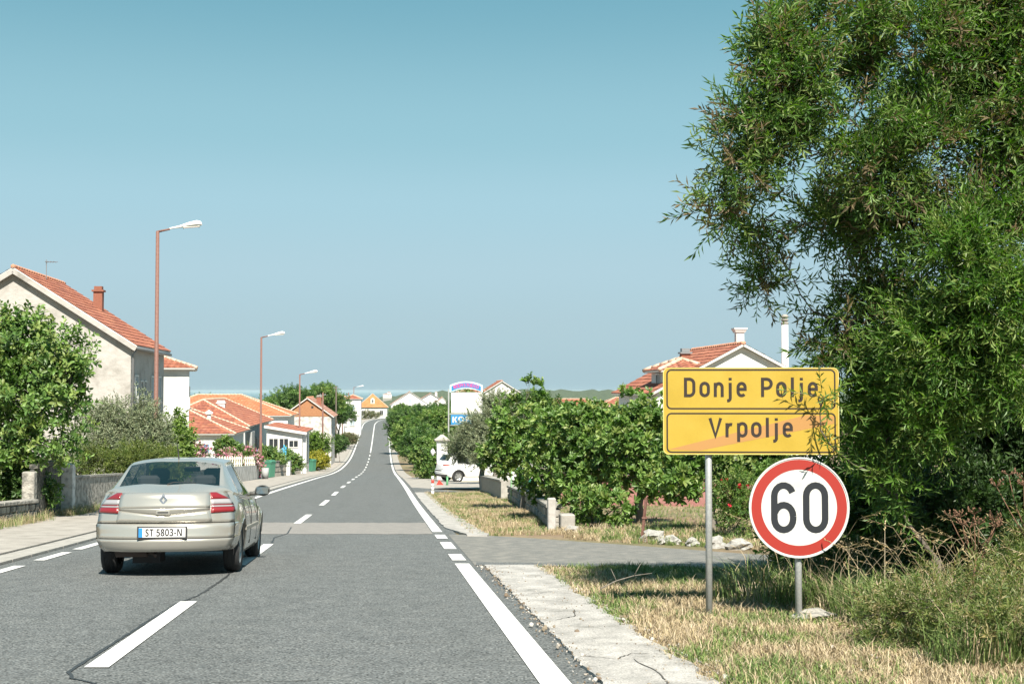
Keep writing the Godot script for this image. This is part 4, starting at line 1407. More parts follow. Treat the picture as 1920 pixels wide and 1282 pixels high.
	for i in far_side.size() - 1:
		for k in 5:
			var a0: Vector2 = near_side[i].lerp(far_side[i], k / 5.0); var a1: Vector2 = near_side[i].lerp(far_side[i], (k + 1) / 5.0)
			var b0: Vector2 = near_side[i + 1].lerp(far_side[i + 1], k / 5.0); var b1: Vector2 = near_side[i + 1].lerp(far_side[i + 1], (k + 1) / 5.0)
			quad(st, P.call(a0, 0.004), P.call(b0, 0.004), P.call(b1, 0.004), P.call(a1, 0.004))
	setting(obj(st, "side_road", M.asphalt_old, self), "worn grey side road that leaves to the right")
	st = st_new()
	for i in 5:
		var a: Vector2 = near_side[i]; var b: Vector2 = near_side[i + 1]
		quad(st, P.call(a, 0.009), P.call(b, 0.009), P.call(b + Vector2(0, 0.55), 0.009), P.call(a + Vector2(0, 0.55), 0.009))
	setting(obj(st, "side_road_edge", M.asphalt, self), "dark asphalt joint along the side road")
	# dirt-filled cracks
	var crack := func(parent: Node, path: Array, w: float, up: float) -> void:
		var cs := st_new()
		var cl: Array[Vector3] = []
		var cr: Array[Vector3] = []
		for i in path.size() - 1:
			for k in 8:
				var t := k / 8.0
				var a := lerpf(path[i][0], path[i + 1][0], t) + rng.randf_range(-0.02, 0.02)
				var d := lerpf(path[i][1], path[i + 1][1], t) + rng.randf_range(-0.012, 0.012)
				var ww := w * rng.randf_range(0.3, 1.2)
				var along := Vector2(path[i + 1][0] - path[i][0], path[i + 1][1] - path[i][1]).normalized()
				cl.append(on(d - ww * along.x, a + ww * along.y, up)); cr.append(on(d + ww * along.x, a - ww * along.y, up))
		for i in cl.size() - 1: quad(cs, cl[i], cr[i], cr[i + 1], cl[i + 1])
		obj(cs, "crack", M.tar_dust, parent)
	M.tar_dust = mat(Color(0.075, 0.068, 0.058), 0.95)
	for q in [[[7.3, 3.42], [7.5, 3.7], [7.42, 4.0]], [[9.6, 3.42], [9.5, 3.65], [9.75, 3.8], [9.7, 4.02]], [[11.8, 3.5], [12.1, 3.72], [12.7, 3.8]], [[14.1, 3.42], [14.3, 3.75], [14.2, 4.0]], [[16.4, 3.45], [16.5, 4.0]], [[8.2, 3.75], [8.9, 3.8], [9.55, 3.74]]]:
		crack.call(road, q, 0.006, 0.0262)
	for q in [[[10.4, 1.9], [10.5, 2.3], [10.45, 2.5]], [[8.6, 0.9], [8.65, 1.6]], [[14.5, -2.2], [14.8, -1.6]]]:
		crack.call(road, q, 0.005, 0.005)
	# pavements
	var pn := FastNoiseLite.new()
	pn.seed = 77
	pn.frequency = 0.9
	var wall_line := func(a: float) -> float: return lerpf(-6.15, -5.25, smoothstep(60.0, 130.0, a))
	st = st_new()
	strip(st, -30, 400, wall_line, func(a): return left_edge(a) - 0.75, 0.06, 1.5, 0.12)
	setting(obj(st, "pavement", M.pave, self), "pale concrete pavement along the left of the road")
	var kerb := Node3D.new()
	kerb.name = "kerb"
	add_child(kerb)
	setting(kerb, "low concrete kerb stones of the left pavement")
	var a := -10.0
	while a < 110.0:
		var n := 1.0
		st = st_new()
		strip(st, a + 0.01, a + n - 0.01, func(q): return left_edge(q) - 0.73, func(q): return left_edge(q) - 0.32, 0.035, 1.0, 0.12)
		obj(st, "kerb_stone", M.kerb, kerb)
		a += n
	st = st_new()
	strip(st, 110, 400, func(q): return left_edge(q) - 0.73, func(q): return left_edge(q) - 0.32, 0.035, 3.0, 0.12)
	var rest := obj(st, "kerb_run", M.kerb, kerb)
	rest.set_meta("kind", "stuff")
	st = st_new()
	strip(st, -12, 18.2, func(q): return 3.36 + 0.05 * pn.get_noise_1d(q * 3.0), func(q): return 4.08 + 0.09 * pn.get_noise_1d(q * 2.0 + 50.0) + 0.04 * pn.get_noise_1d(q * 9.0), 0.022, 0.12, 0.08)
	strip(st, 25.4, 56.0, func(q): return 3.3 + 0.05 * pn.get_noise_1d(q * 2.0) + (0.3 * smoothstep(29.0, 25.4, q)), func(q): return 3.85 + 0.15 * smoothstep(40.0, 25.4, q) + 0.1 * pn.get_noise_1d(q * 2.0), 0.022, 0.3, 0.08)
	setting(obj(st, "concrete_strip", M.strip, self), "cracked concrete strip along the right edge of the road")
	st = st_new()
	strip(st, 62, 78, at_d(3.35), at_d(11.0), 0.012, 2.0)
	strip(st, 78, 96, at_d(3.35), at_d(6.5), 0.012, 2.0)
	setting(obj(st, "driveway", M.pave, self), "pale concrete driveway in front of the white parked car")
	st = st_new()
	strip(st, 56.4, 63.5, at_d(3.3), func(q): return lerpf(5.6, 3.6, (q - 56.4) / 7.1), 0.016, 1.0)
	setting(obj(st, "asphalt_apron", M.asphalt, self), "dark asphalt wedge between road and driveway")
	st = st_new()
	strip(st, 200, 400, at_d(3.3), at_d(4.3), 0.02, 4.0, 0.05)
	strip(st, 98, 200, at_d(3.3), at_d(4.1), 0.02, 4.0, 0.05)
	setting(obj(st, "far_kerb_strip", M.pave, self), "pale kerb strip along the far right edge")

func stone_wall(called: String, label: String, pts: Array, h: float, thick: float, size: float, sd: int, cols: Array, coping := true, group := "") -> void:   # pts: [d, s]; single stones in front of a core
	var rng := RandomNumberGenerator.new()
	rng.seed = sd
	var o := on(pts[0][0], pts[0][1])
	var t := thing(called, label, "wall", o, 0.0, group)
	var core := st_new()
	var shapes: Array = []
	for k in 5:
		var st := st_new()
		var b := Basis(Vector3.FORWARD, rng.randf_range(-0.1, 0.1))
		bevel(st, Vector3.ZERO, Vector3(1, 1, 1) * rng.randf_range(0.92, 1.0), rng.randf_range(0.1, 0.2), b)
		shapes.append(done(st))
	var mats: Array = []
	for c in cols: mats.append(tmat(noise_tex(128, 0.05, [[0.0, c * 0.55], [0.5, c], [1.0, c * 1.25]], 0.12, sd + mats.size()), 1.5, 0.95))
	for i in pts.size() - 1:
		var a := on(pts[i][0], pts[i][1]) - o
		var b := on(pts[i + 1][0], pts[i + 1][1]) - o
		var len := a.distance_to(b)
		var dir := (b - a).normalized()
		var turn := Basis(Vector3.UP, atan2(-dir.z, dir.x))
		var steps := maxi(1, int(len / 2.0))
		for k in steps:
			var c := a.lerp(b, (k + 0.5) / steps)
			box(core, c + Vector3(0, h / 2 - 0.25, 0), Vector3(len / steps + 0.02, h + 0.46, thick * 0.7), turn)
		var y := 0.0
		var rows := maxi(1, int(round(h / size)))
		for r in rows:
			var x := -rng.randf() * size * 0.5
			while x < len:
				var w := size * rng.randf_range(0.9, 1.9)
				var p := a.lerp(b, clampf((x + w / 2) / len, 0.0, 1.0)) + Vector3(0, (r + 0.5) * h / rows - 0.02, 0)
				var m := put(shapes[rng.randi() % 5], "stone", mats[rng.randi() % mats.size()], t, Transform3D(turn.scaled_local(Vector3(w * 0.95, h / rows * 0.95, thick * rng.randf_range(0.95, 1.1))), p))
				x += w
		if coping:
			var x := 0.0
			while x < len:
				var w := minf(rng.randf_range(0.8, 1.5), len - x)
				var st := st_new()
				var p := a.lerp(b, (x + w / 2) / len) + Vector3(0, h + 0.03, 0)
				bevel(st, p, Vector3(w - 0.01, 0.08, thick + 0.06), 0.012, turn * Basis(Vector3.BACK, atan2(dir.y, Vector2(dir.x, dir.z).length())))
				obj(st, "coping", M.concrete, t)
				x += w
	obj(core, "core", M.concrete, t)

func plain_wall(called: String, label: String, pts: Array, h: float, thick: float, m: Material, cap := true) -> void:
	var o := on(pts[0][0], pts[0][1])
	var t := thing(called, label, "wall", o)
	for i in pts.size() - 1:
		var a := on(pts[i][0], pts[i][1]) - o
		var b := on(pts[i + 1][0], pts[i + 1][1]) - o
		var side := (b - a).cross(Vector3.UP).normalized() * thick / 2
		var st := st_new()
		var dn := Vector3(0, -0.5, 0)
		var up := Vector3(0, h, 0)
		quad(st, a + side + dn, b + side + dn, b + side + up, a + side + up)
		quad(st, b - side + dn, a - side + dn, a - side + up, b - side + up)
		quad(st, a + side + up, b + side + up, b - side + up, a - side + up)
		quad(st, a - side + dn, a + side + dn, a + side + up, a - side + up)
		quad(st, b + side + dn, b - side + dn, b - side + up, b + side + up)
		obj(st, "panel", m, t)
		if cap:
			st = st_new()
			var q := side * 1.25
			var u2 := Vector3(0, h + 0.003, 0)
			var u3 := Vector3(0, h + 0.06, 0)
			quad(st, a + q + u2, b + q + u2, b + q + u3, a + q + u3)
			quad(st, b - q + u2, a - q + u2, a - q + u3, b - q + u3)
			quad(st, a + q + u3, b + q + u3, b - q + u3, a - q + u3)
			quad(st, a - q + u2, a + q + u2, a + q + u3, a - q + u3)
			quad(st, b + q + u2, b - q + u2, b - q + u3, b + q + u3)
			obj(st, "coping", m, t)

func pillar(called: String, label: String, at: Vector3, w: float, h: float, m: Material, turn := TURN, cap := 0.0) -> void:
	var t := thing(called, label, "post", at, turn)
	var st := st_new()
	bevel(st, Vector3(0, h / 2 - 0.15, 0), Vector3(w, h + 0.3, w), 0.02)
	obj(st, "shaft", m, t)
	if cap > 0.0:
		st = st_new()
		bevel(st, Vector3(0, h + 0.05, 0), Vector3(w + cap, 0.1, w + cap), 0.02)
		obj(st, "cap", m, t)

func left_walls() -> void:
	var grey := [Color(0.2, 0.185, 0.16), Color(0.3, 0.28, 0.24), Color(0.13, 0.125, 0.11)]
	stone_wall("stone_wall", "low mossy rubble wall left of the square concrete gatepost", [[-6.5, 22.0], [-6.3, 27.0], [-6.15, 30.8]], 0.48, 0.34, 0.19, 71, grey)
	pillar("gatepost", "short square beige concrete gatepost at the end of the rubble wall", on(-6.3, 31.3), 0.28, 1.18, M.concrete)
	# dark gate between the posts
	var t := thing("garden_gate", "dark weathered slab gate between beige post and whitewashed pillar", "gate", on(-6.32, 31.5), TURN)
	for k in 4:
		var st := st_new()
		bevel(st, Vector3(0, 0.6, -0.42 - k * 0.68), Vector3(0.1, 1.25 + 0.03 * (k % 2), 0.67), 0.015)
		obj(st, "slab", M.dark_slab, t)
	var st := st_new()
	box(st, Vector3(0.03, 1.29, -1.45), Vector3(0.2, 0.1, 2.7))
	obj(st, "top_beam", M.dark_slab, t)
	pillar("gatepost", "tall whitewashed gate pillar stained grey beside the dark gate", on(-6.18, 34.6), 0.32, 1.36, M.pillar)
	plain_wall("garden_wall", "streaked grey concrete wall right of the whitewashed pillar", [[-6.2, 34.9], [-6.15, 41.5]], 0.98, 0.2, M.concrete)
	plain_wall("garden_wall", "lower concrete wall continuing behind the saloon car", [[-6.15, 41.6], [-6.15, 56.0], [-6.1, 72.0]], 0.85, 0.2, M.concrete)
	plain_wall("garden_wall", "plain grey wall below the white picket fence", [[-6.1, 72.1], [-6.1, 88.5]], 0.95, 0.2, M.rough_wall, false)
	t = thing("picket_fence", "white picket fence on the grey wall in front of pink flowers", "fence", on(-6.1, 66.0, 0.95), TURN)
	for k in 17:
		var s := 66.0 + k * 1.12
		var p := on(-6.1, s, 0.95) - t.position
		p = Basis(Vector3.UP, -TURN) * p
		st = st_new()
		prism(st, [Vector2(-0.04, 0), Vector2(0.04, 0), Vector2(0.04, 0.5), Vector2(0, 0.57), Vector2(-0.04, 0.5)], -0.012, 0.012, Transform3D(Basis(Vector3.UP, 0.15), p))
		obj(st, "picket", M.fence_white, t)
	for y in [0.12, 0.4]:
		st = st_new()
		var a: Vector3 = Basis(Vector3.UP, -TURN) * (on(-6.13, 66.0, 0.95 + y) - t.position)
		var b: Vector3 = Basis(Vector3.UP, -TURN) * (on(-6.13, 84.2, 0.95 + y) - t.position)
		tube(st, [a, b], [0.03, 0.03], 4)
		obj(st, "rail", M.fence_white, t)
	var tan := [Color(0.33, 0.3, 0.25), Color(0.4, 0.36, 0.31), Color(0.26, 0.235, 0.2)]
	stone_wall("stone_wall", "grey stone garden wall between the two green bins", [[-6.0, 92.5], [-5.6, 108.0], [-5.3, 127.0]], 1.15, 0.36, 0.36, 72, tan)
	var sb := thing("utility_box", "white meter box set against the stone garden wall", "box", on(-5.42, 104.5), TURN)
	st = st_new()
	bevel(st, Vector3(0, 0.55, 0), Vector3(0.25, 1.1, 1.1), 0.02)
	obj(st, "cabinet", M.white, sb)
	st = st_new()
	bevel(st, Vector3(0.13, 0.6, 0), Vector3(0.02, 0.8, 0.9), 0.005)
	obj(st, "door", M.frame, sb)

func house(label: String, at: Vector3, turn := TURN, called := "house") -> Node3D:
	return thing(called, label, "house", at, turn)

func houses() -> void:
	var st: SurfaceTool
	# big house on the left, its gable towards us
	var h := house("tall cream house with stained gable and chimney, nearest on the left", Vector3(-20.6, -4.3, -55.0))
	gable(h, 9.5, 8.4, 6.2, 3.05, M.stucco, 0.28, 101, 0.36, 0.3)
	st = st_new()
	for m in [-1.0, 1.0]:
		var len := sqrt(5.0 * 5.0 + 3.2 * 3.2)
		var a: float = atan2(3.05, 4.75)
		box(st, Vector3(2.5 * m, 7.62, 0.235), Vector3(len, 0.2, 0.09), Basis(Vector3.BACK, -a * m))
	obj(st, "verge_board", M.stucco, h)
	st = st_new(false)
	tube(st, [Vector3(5.02, 6.05, 0.2), Vector3(5.02, 6.0, -8.6)], [0.08, 0.08], 8)
	tube(st, [Vector3(4.98, 5.98, 0.0), Vector3(4.84, 5.8, -0.05), Vector3(4.84, 0.0, -0.05)], [0.05, 0.05, 0.05], 8)
	obj(st, "gutter", M.metal_grey, h)
	chimney(h, Vector3(2.1, 7.6, -6.3), 0.4, 1.25, M.red_brick, M.red_brick)
	for q in [[-1.1, 4.35, 0.8, 1.15], [-2.4, 4.3, 0.45, 0.8], [-3.3, 4.3, 0.45, 0.8], [-5.2, 4.35, 0.8, 1.15], [-7.0, 4.35, 0.8, 1.15], [-1.6, 1.5, 0.9, 1.3], [-5.2, 1.5, 0.9, 1.3]]:
		window(h, Vector3(4.76, q[1], q[0]), q[2], q[3], 1, M.shutter_blue if q[2] > 0.7 else M.window, true, q[2] > 0.7)
	window(h, Vector3(-1.5, 4.3, 0.01), 0.9, 1.2, 0)
	st = st_new()
	tube(st, [Vector3(0.3, 9.0, -4.0), Vector3(0.3, 10.1, -4.0)], [0.02, 0.02], 5)
	for k in 4: tube(st, [Vector3(0.3 + k * 0.12, 10.0, -4.25), Vector3(0.3 + k * 0.12, 10.0, -3.75)], [0.012, 0.012], 4)
	tube(st, [Vector3(0.25, 10.0, -4.0), Vector3(0.8, 10.0, -4.0)], [0.012, 0.012], 4)
	obj(st, "television_aerial", M.metal_grey, h)
	# white house behind it
	h = house("white two storey house with low red hip roof behind the cream house", Vector3(-22.2, -5.2, -74.2), 0.235)
	hip(h, 8.2, 7.0, 6.35, 1.35, M.white, 0.4, 102, 0.4, 0.35)
	for q in [[-1.5, 4.8], [-4.5, 4.8], [-1.5, 1.8], [-4.5, 1.8]]: window(h, Vector3(4.11, q[1], q[0]), 0.9, 1.2, 1)
	# long low house with three roofs
	h = house("low white house with red hip roof and three small blue windows", Vector3(-28.0, -6.3, -99.6))
	hip(h, 13.8, 9.4, 2.95, 2.15, M.white, 0.4, 103, 0.42, 0.36)
	for x in [2.6, 3.9, 5.0, -1.5, -4.0]: window(h, Vector3(x, 1.95, 0.01), 0.65, 0.7, 0, M.window_blue, true, false)
	window(h, Vector3(6.91, 1.7, -3.0), 1.0, 1.2, 1, M.window_blue)
	st = st_new(false)
	tube(st, [Vector3(5.0, 3.9, -2.2), Vector3(5.0, 4.5, -2.2)], [0.16, 0.16], 10)
	lathe(st, [[0.3, 4.5], [0.3, 4.62], [0.02, 4.8]], 10, Transform3D(Basis.IDENTITY, Vector3(5.0, 0, -2.2)))
	obj(st, "roof_vent", M.lamp_white, h)
	st = st_new(false)
	lathe(st, [[0.62, 0.0], [0.5, 0.18], [0.25, 0.28], [0.01, 0.3]], 14, Transform3D(Basis(Vector3.RIGHT, 0.7), Vector3(2.3, 4.9, -3.4)))
	obj(st, "skylight_dome", M.lamp_white, h)
	h = house("low house with long red roof running away from the road bend", Vector3(-26.6, -6.9, -112.5))
	hip(h, 8.0, 24.0, 3.75, 2.2, M.white, 0.45, 104, 0.42, 0.36)
	chimney(h, Vector3(1.2, 5.0, -7.0), 0.7, 0.75, M.white, M.lamp_white)
	for z in [-3.0, -6.0, -10.0]: window(h, Vector3(4.01, 1.9, z), 1.0, 1.3, 1)
	st = st_new()
	box(st, Vector3(4.25, 2.6, -2.5), Vector3(0.5, 1.5, 2.6))
	obj(st, "grey_awning", M.shutter, h)
	h = house("pale house with broad orange tiled roof at the back of the low houses", Vector3(-32.4, -8.5, -144.5))
	hip(h, 16.0, 11.2, 5.65, 2.25, M.white, 0.45, 105, 0.45, 0.38, Vector3.ZERO, [Color(0.42, 0.17, 0.08), Color(0.38, 0.145, 0.07), Color(0.45, 0.19, 0.1)])
	for z in [3.0, 5.5]: window(h, Vector3(z, 4.3, 0.01), 1.6, 1.6, 0, M.shutter_blue)
	st = st_new()
	box(st, Vector3(4.2, 4.1, 0.9), Vector3(7.0, 0.15, 1.8))
	for k in 9: box(st, Vector3(0.8 + k * 0.85, 4.6, 1.75), Vector3(0.05, 0.9, 0.05))
	box(st, Vector3(4.2, 5.05, 1.75), Vector3(7.0, 0.06, 0.06))
	obj(st, "balcony", M.shutter, h)
	h = house("white porch building with sloping red roof and dark strip windows", Vector3(-20.0, -7.3, -117.6), TURN, "porch")
	st = st_new()
	prism(st, [Vector2(-1.6, -1), Vector2(1.5, -1), Vector2(1.5, 3.45), Vector2(-1.6, 3.95)], -11.0, 0.0)
	obj(st, "wall", M.white, h)
	roof(h, [[Vector3(1.9, 3.62, 0.35), Vector3(1.9, 3.62, -11.4), Vector3(-1.7, 4.22, -11.4), Vector3(-1.7, 4.22, 0.35)]], [], 106, 0.42, 0.36)
	st = st_new()
	box(st, Vector3(0.05, 3.82, 0.37), Vector3(3.75, 0.22, 0.06), Basis(Vector3.BACK, -0.165))
	obj(st, "fascia", M.white, h)
	for x in [-1.0, -0.1, 0.75]: window(h, Vector3(x, 2.6, 0.01), 0.8, 0.95 if x < 0.5 else 0.6, 0, null, false)
	for z in [-1.6, -4.0, -7.0]: window(h, Vector3(1.51, 2.0, z), 1.6, 2.2, 1, null, false)
	st = st_new()
	box(st, Vector3(1.7, 1.7, -0.4), Vector3(0.3, 3.4, 0.3))
	obj(st, "corner_post", M.white, h)
	# gable house of orange brick over rough grey plaster
	h = house("grey plastered house with orange brick gable beside the pavement", Vector3(-24.5, -9.0, -159.6))
	gable(h, 5.7, 13.0, 5.95, 2.05, M.rough_wall, 0.35, 107, 0.45, 0.4, Vector3.ZERO, [Color(0.33, 0.17, 0.12), Color(0.4, 0.22, 0.16), Color(0.28, 0.15, 0.11)])
	st = st_new()
	prism(st, [Vector2(-2.84, 5.9), Vector2(2.84, 5.9), Vector2(2.84, 5.96), Vector2(0, 7.97), Vector2(-2.84, 5.96)], 0.002, 0.05)
	obj(st, "brick_gable", M.brick, h)
	chimney(h, Vector3(1.2, 6.9, -4.0), 0.6, 1.3, M.red_brick, M.concrete)
	for z in [-2.0, -5.0, -8.5]: window(h, Vector3(2.86, 4.0, z), 0.9, 1.3, 1, M.shutter)
	st = st_new()
	box(st, Vector3(0.6, 7.0, 0.06), Vector3(0.25, 0.25, 0.03))
	obj(st, "vent_hole", M.dark, h)
	# houses up the hill
	h = house("far house with steep red roof behind the utility pole", Vector3(-32.2, -9.3, -230.0))
	hip(h, 4.6, 7.0, 7.4, 2.0, M.white, 0.4, 108, 0.5, 0.5)
	for q in [[-1.2, 5.8], [1.2, 5.8], [0.0, 3.0]]: window(h, Vector3(q[0], q[1], 0.01), 0.9, 1.2, 0)
	h = house("far white block with shallow red roof above the pavement bend", Vector3(-33.8, -8.9, -250.0))
	hip(h, 4.6, 9.0, 7.5, 0.75, M.white, 0.4, 109, 0.5, 0.5)
	for q in [[-1.2, 5.5], [1.0, 5.5], [1.0, 2.4]]: window(h, Vector3(q[0], q[1], 0.01), 0.8, 1.1, 0)
	for z in [-2.0, -5.0]: window(h, Vector3(2.31, 5.5, z), 1.0, 1.3, 1)
	h = house("far narrow bluish white house right of the white block", Vector3(-31.6, -8.6, -264.0))
	hip(h, 3.4, 8.0, 6.8, 0.8, M.white, 0.3, 110, 0.5, 0.5)
	for q in [[0.0, 5.2], [0.0, 2.2]]: window(h, Vector3(q[0], q[1], 0.01), 1.0, 1.2, 0, M.shutter_blue)
	window(h, Vector3(1.71, 5.2, -2.0), 1.0, 1.3, 1)
	h = house("far house under a tall orange pyramid roof where the road ends", Vector3(-50.0, -10.4, -478.0))
	hip(h, 10.4, 10.4, 4.2, 4.9, M.white, 0.5, 111, 0.7, 0.7, Vector3.ZERO, [Color(0.46, 0.18, 0.07), Color(0.42, 0.16, 0.06)])
	for q in [[-3.2, 2.4], [0.2, 2.4], [3.2, 2.4]]: window(h, Vector3(q[0], q[1], 0.01), 1.2, 1.6, 0)
	st = st_new()
	prism(st, [Vector2(-0.7, 5.6), Vector2(0.7, 5.6), Vector2(0.7, 7.2), Vector2(0, 7.8), Vector2(-0.7, 7.2)], -4.0, -1.0)
	var dm := obj(st, "dormer", M.white, h)
	window(dm, Vector3(0, 6.6, -0.98), 0.7, 1.0, 0)
	h = house("far white gabled house right of the orange pyramid roof", Vector3(-34.3, -9.9, -448.0))
	gable(h, 12.6, 12.0, 5.2, 4.2, M.white, 0.5, 112, 0.7, 0.7)
	for q in [[-3.0, 3.0], [0.0, 3.0], [3.0, 3.0], [0.0, 6.3]]: window(h, Vector3(q[0], q[1], 0.01), 1.3, 1.3, 0, M.shutter_blue)
	st = st_new()
	box(st, Vector3(0, 4.9, 1.0), Vector3(11.5, 0.2, 2.0))
	obj(st, "porch_slab", M.white, h)
	h = house("far white house stepped behind the gabled one", Vector3(-29.0, -9.9, -476.0))
	gable(h, 13.0, 10.0, 5.0, 3.8, M.white, 0.5, 113, 0.7, 0.7)
	for q in [[3.0, 3.0], [5.0, 3.0], [2.0, 5.8]]: window(h, Vector3(q[0], q[1], 0.01), 1.1, 1.3, 0)
	chimney(h, Vector3(2.0, 7.5, -3.0), 0.8, 1.8, M.white, M.concrete)
	h = house("tiny far white cottage above the hedge left of the billboard", Vector3(-22.0, -8.8, -420.0))
	gable(h, 3.6, 6.0, 5.2, 1.3, M.white, 0.3, 114, 0.6, 0.6)
	window(h, Vector3(0.0, 4.0, 0.01), 0.9, 1.1, 0)
	h = house("white gabled house peeping over the trees right of the billboard", Vector3(-1.5, -9.4, -200.0))
	gable(h, 5.2, 9.0, 9.1, 1.6, M.white, 0.35, 115, 0.5, 0.5)
	window(h, Vector3(-0.2, 8.3, 0.01), 0.9, 1.1, 0)
	hip(h, 4.4, 7.0, 9.0, 0.7, M.white, 0.3, 116, 0.5, 0.5, Vector3(-4.0, 0, -2.0))
	h = house("white house across the fields over the fig trees", Vector3(12.0, -9.0, -260.0))
	hip(h, 14.0, 8.0, 5.6, 1.6, M.white, 0.4, 121, 0.6, 0.6)
	for x in [-4.0, -1.0, 2.0]: window(h, Vector3(x, 4.0, 0.01), 1.1, 1.3, 0)
	h = house("far red roofed shed over the fig trees", Vector3(26.0, -9.0, -300.0))
	hip(h, 12.0, 8.0, 5.5, 1.8, M.stucco, 0.4, 122, 0.6, 0.6)
	window(h, Vector3(0, 3.5, 0.01), 1.1, 1.3, 0)
	h = house("far white building on the wooded hill", Vector3(-218.0, -12.5, -2330.0), TURN)
	hip(h, 15.0, 10.0, 6.0, 1.2, M.white, 0.3, 117, 1.0, 1.0)
	hip(h, 6.0, 8.0, 9.0, 1.0, M.white, 0.3, 118, 1.0, 1.0, Vector3(3.0, 0, -3.0))
	for x in [-4.0, -1.0, 2.0]: window(h, Vector3(x, 4.0, 0.01), 1.4, 1.6, 0)
	st = st_new()
	box(st, Vector3(0, -6, -5), Vector3(16, 11, 12))
	obj(st, "terrace", M.concrete, h)
	# house behind the town sign
	h = house("white gabled house with red roof behind the yellow town sign", Vector3(10.3, -4.45, -59.6))
	gable(h, 7.8, 9.5, 4.35, 2.05, M.white, 0.35, 119, 0.36, 0.3)
	hip(h, 2.0, 3.0, 5.25, 0.5, M.white, 0.3, 120, 0.36, 0.3, Vector3(-2.35, 0, -0.8))
	window(h, Vector3(-3.36, 4.75, -2.2), 0.7, 0.9, -1)
	window(h, Vector3(0, 2.8, 0.01), 1.2, 1.4, 0)
	chimney(h, Vector3(-2.0, 5.4, -2.6), 0.42, 0.75, M.red_brick, M.metal_grey)
	st = st_new()
	box(st, Vector3(0.42, 6.75, -2.0), Vector3(0.36, 0.7, 0.36))
	var chim := obj(st, "chimney", M.white, h)
	st = st_new()
	box(st, Vector3(0.42, 7.19, -2.0), Vector3(0.44, 0.16, 0.44), Basis.IDENTITY, 1.35)
	box(st, Vector3(0.42, 7.3, -2.0), Vector3(0.62, 0.06, 0.62))
	obj(st, "flared_cap", M.white, chim)
	var t := thing("tall_flue", "tall slender white flue pipe rising beside the gabled house", "chimney", Vector3(12.42, -4.45, -60.6))
	st = st_new(false)
	tube(st, [Vector3(0, -0.5, 0), Vector3(0, 7.45, 0)], [0.165, 0.155], 12)
	obj(st, "pipe", M.white, t)
	st = st_new(false)
	for k in 3: tube(st, [Vector3(0, 7.46 + k * 0.15, 0), Vector3(0, 7.55 + k * 0.15, 0)], [0.17, 0.17], 12)
	tube(st, [Vector3(0, 7.4, 0), Vector3(0, 7.9, 0)], [0.12, 0.12], 10)
	obj(st, "cowl", M.concrete, t)

func lamps() -> void:
	lamp_post(Vector3(-13.35, hr(50.0), -50.0), 10.0, "nearest and tallest looking street lamp, reddish pole with white head")
	lamp_post(Vector3(-17.7, hr(94.0), -94.0), 9.9, "second street lamp from the left, its reddish pole above the green bin")
	lamp_post(Vector3(-19.75, hr(124.0), -124.0), 9.15, "third street lamp from the left, beside the stone wall end")
	lamp_post(Vector3(-35.6, hr(300.0), -300.0), 8.6, "farthest small street lamp up the hill", 0.6, 1.6)
	for q in [[on(-4.95, 153.0), 8.55, 0.11, "slim reddish pole right of the second green bin"], [on(-4.7, 189.0), 10.2, 0.13, "dark wooden utility pole at the corner of the plastered house"], [on(-4.9, 225.0), 7.2, 0.12, "slim reddish pole farther up the pavement"], [on(-5.1, 272.0), 8.0, 0.12, "last thin pole before the crest"]]:
		var t := thing("utility_pole", q[3], "pole", q[0], 0.0, "poles along the left pavement")
		var st := st_new(false)
		tube(st, [Vector3(0, -0.3, 0), Vector3(0, q[1], 0)], [q[2], q[2] * 0.75], 8)
		obj(st, "shaft", M.bark if q[1] > 9.5 else M.rust, t)
		st = st_new()
		box(st, Vector3(0, q[1] - 0.25, 0), Vector3(0.7, 0.08, 0.1))
		for k in [-0.28, 0.28]: box(st, Vector3(k, q[1] - 0.15, 0), Vector3(0.06, 0.14, 0.06))
		obj(st, "crossarm", M.metal_grey, t)

func bin(at: Vector3, label: String) -> void:
	var t := thing("wheelie_bin", label, "bin", at, TURN - 0.5, "green wheelie bins")
	var st := st_new()
	box(st, Vector3(0, 0.52, 0), Vector3(0.46, 0.96, 0.5), Basis(Vector3.RIGHT, PI))
	st = st_new()
	prism(st, [Vector2(-0.22, 0.05), Vector2(0.22, 0.05), Vector2(0.29, 1.0), Vector2(-0.29, 1.0)], -0.3, 0.3)
	obj(st, "body", M.bin_green, t)
	st = st_new()
	prism(st, [Vector2(-0.32, 1.003), Vector2(0.32, 1.003), Vector2(0.32, 1.08), Vector2(0.18, 1.19), Vector2(-0.24, 1.19), Vector2(-0.32, 1.1)], -0.33, 0.33)
	obj(st, "lid", M.bin_green, t)
	for z in [-0.25, 0.25]:
		st = st_new(false)
		tube(st, [Vector3(-0.3, 0.1, z), Vector3(-0.22, 0.1, z)], [0.1, 0.1], 12)
		obj(st, "wheel", M.dark, t)
	st = st_new()
	box(st, Vector3(0.33, 1.12, 0), Vector3(0.03, 0.04, 0.5))
	obj(st, "handle", M.bin_green, t)

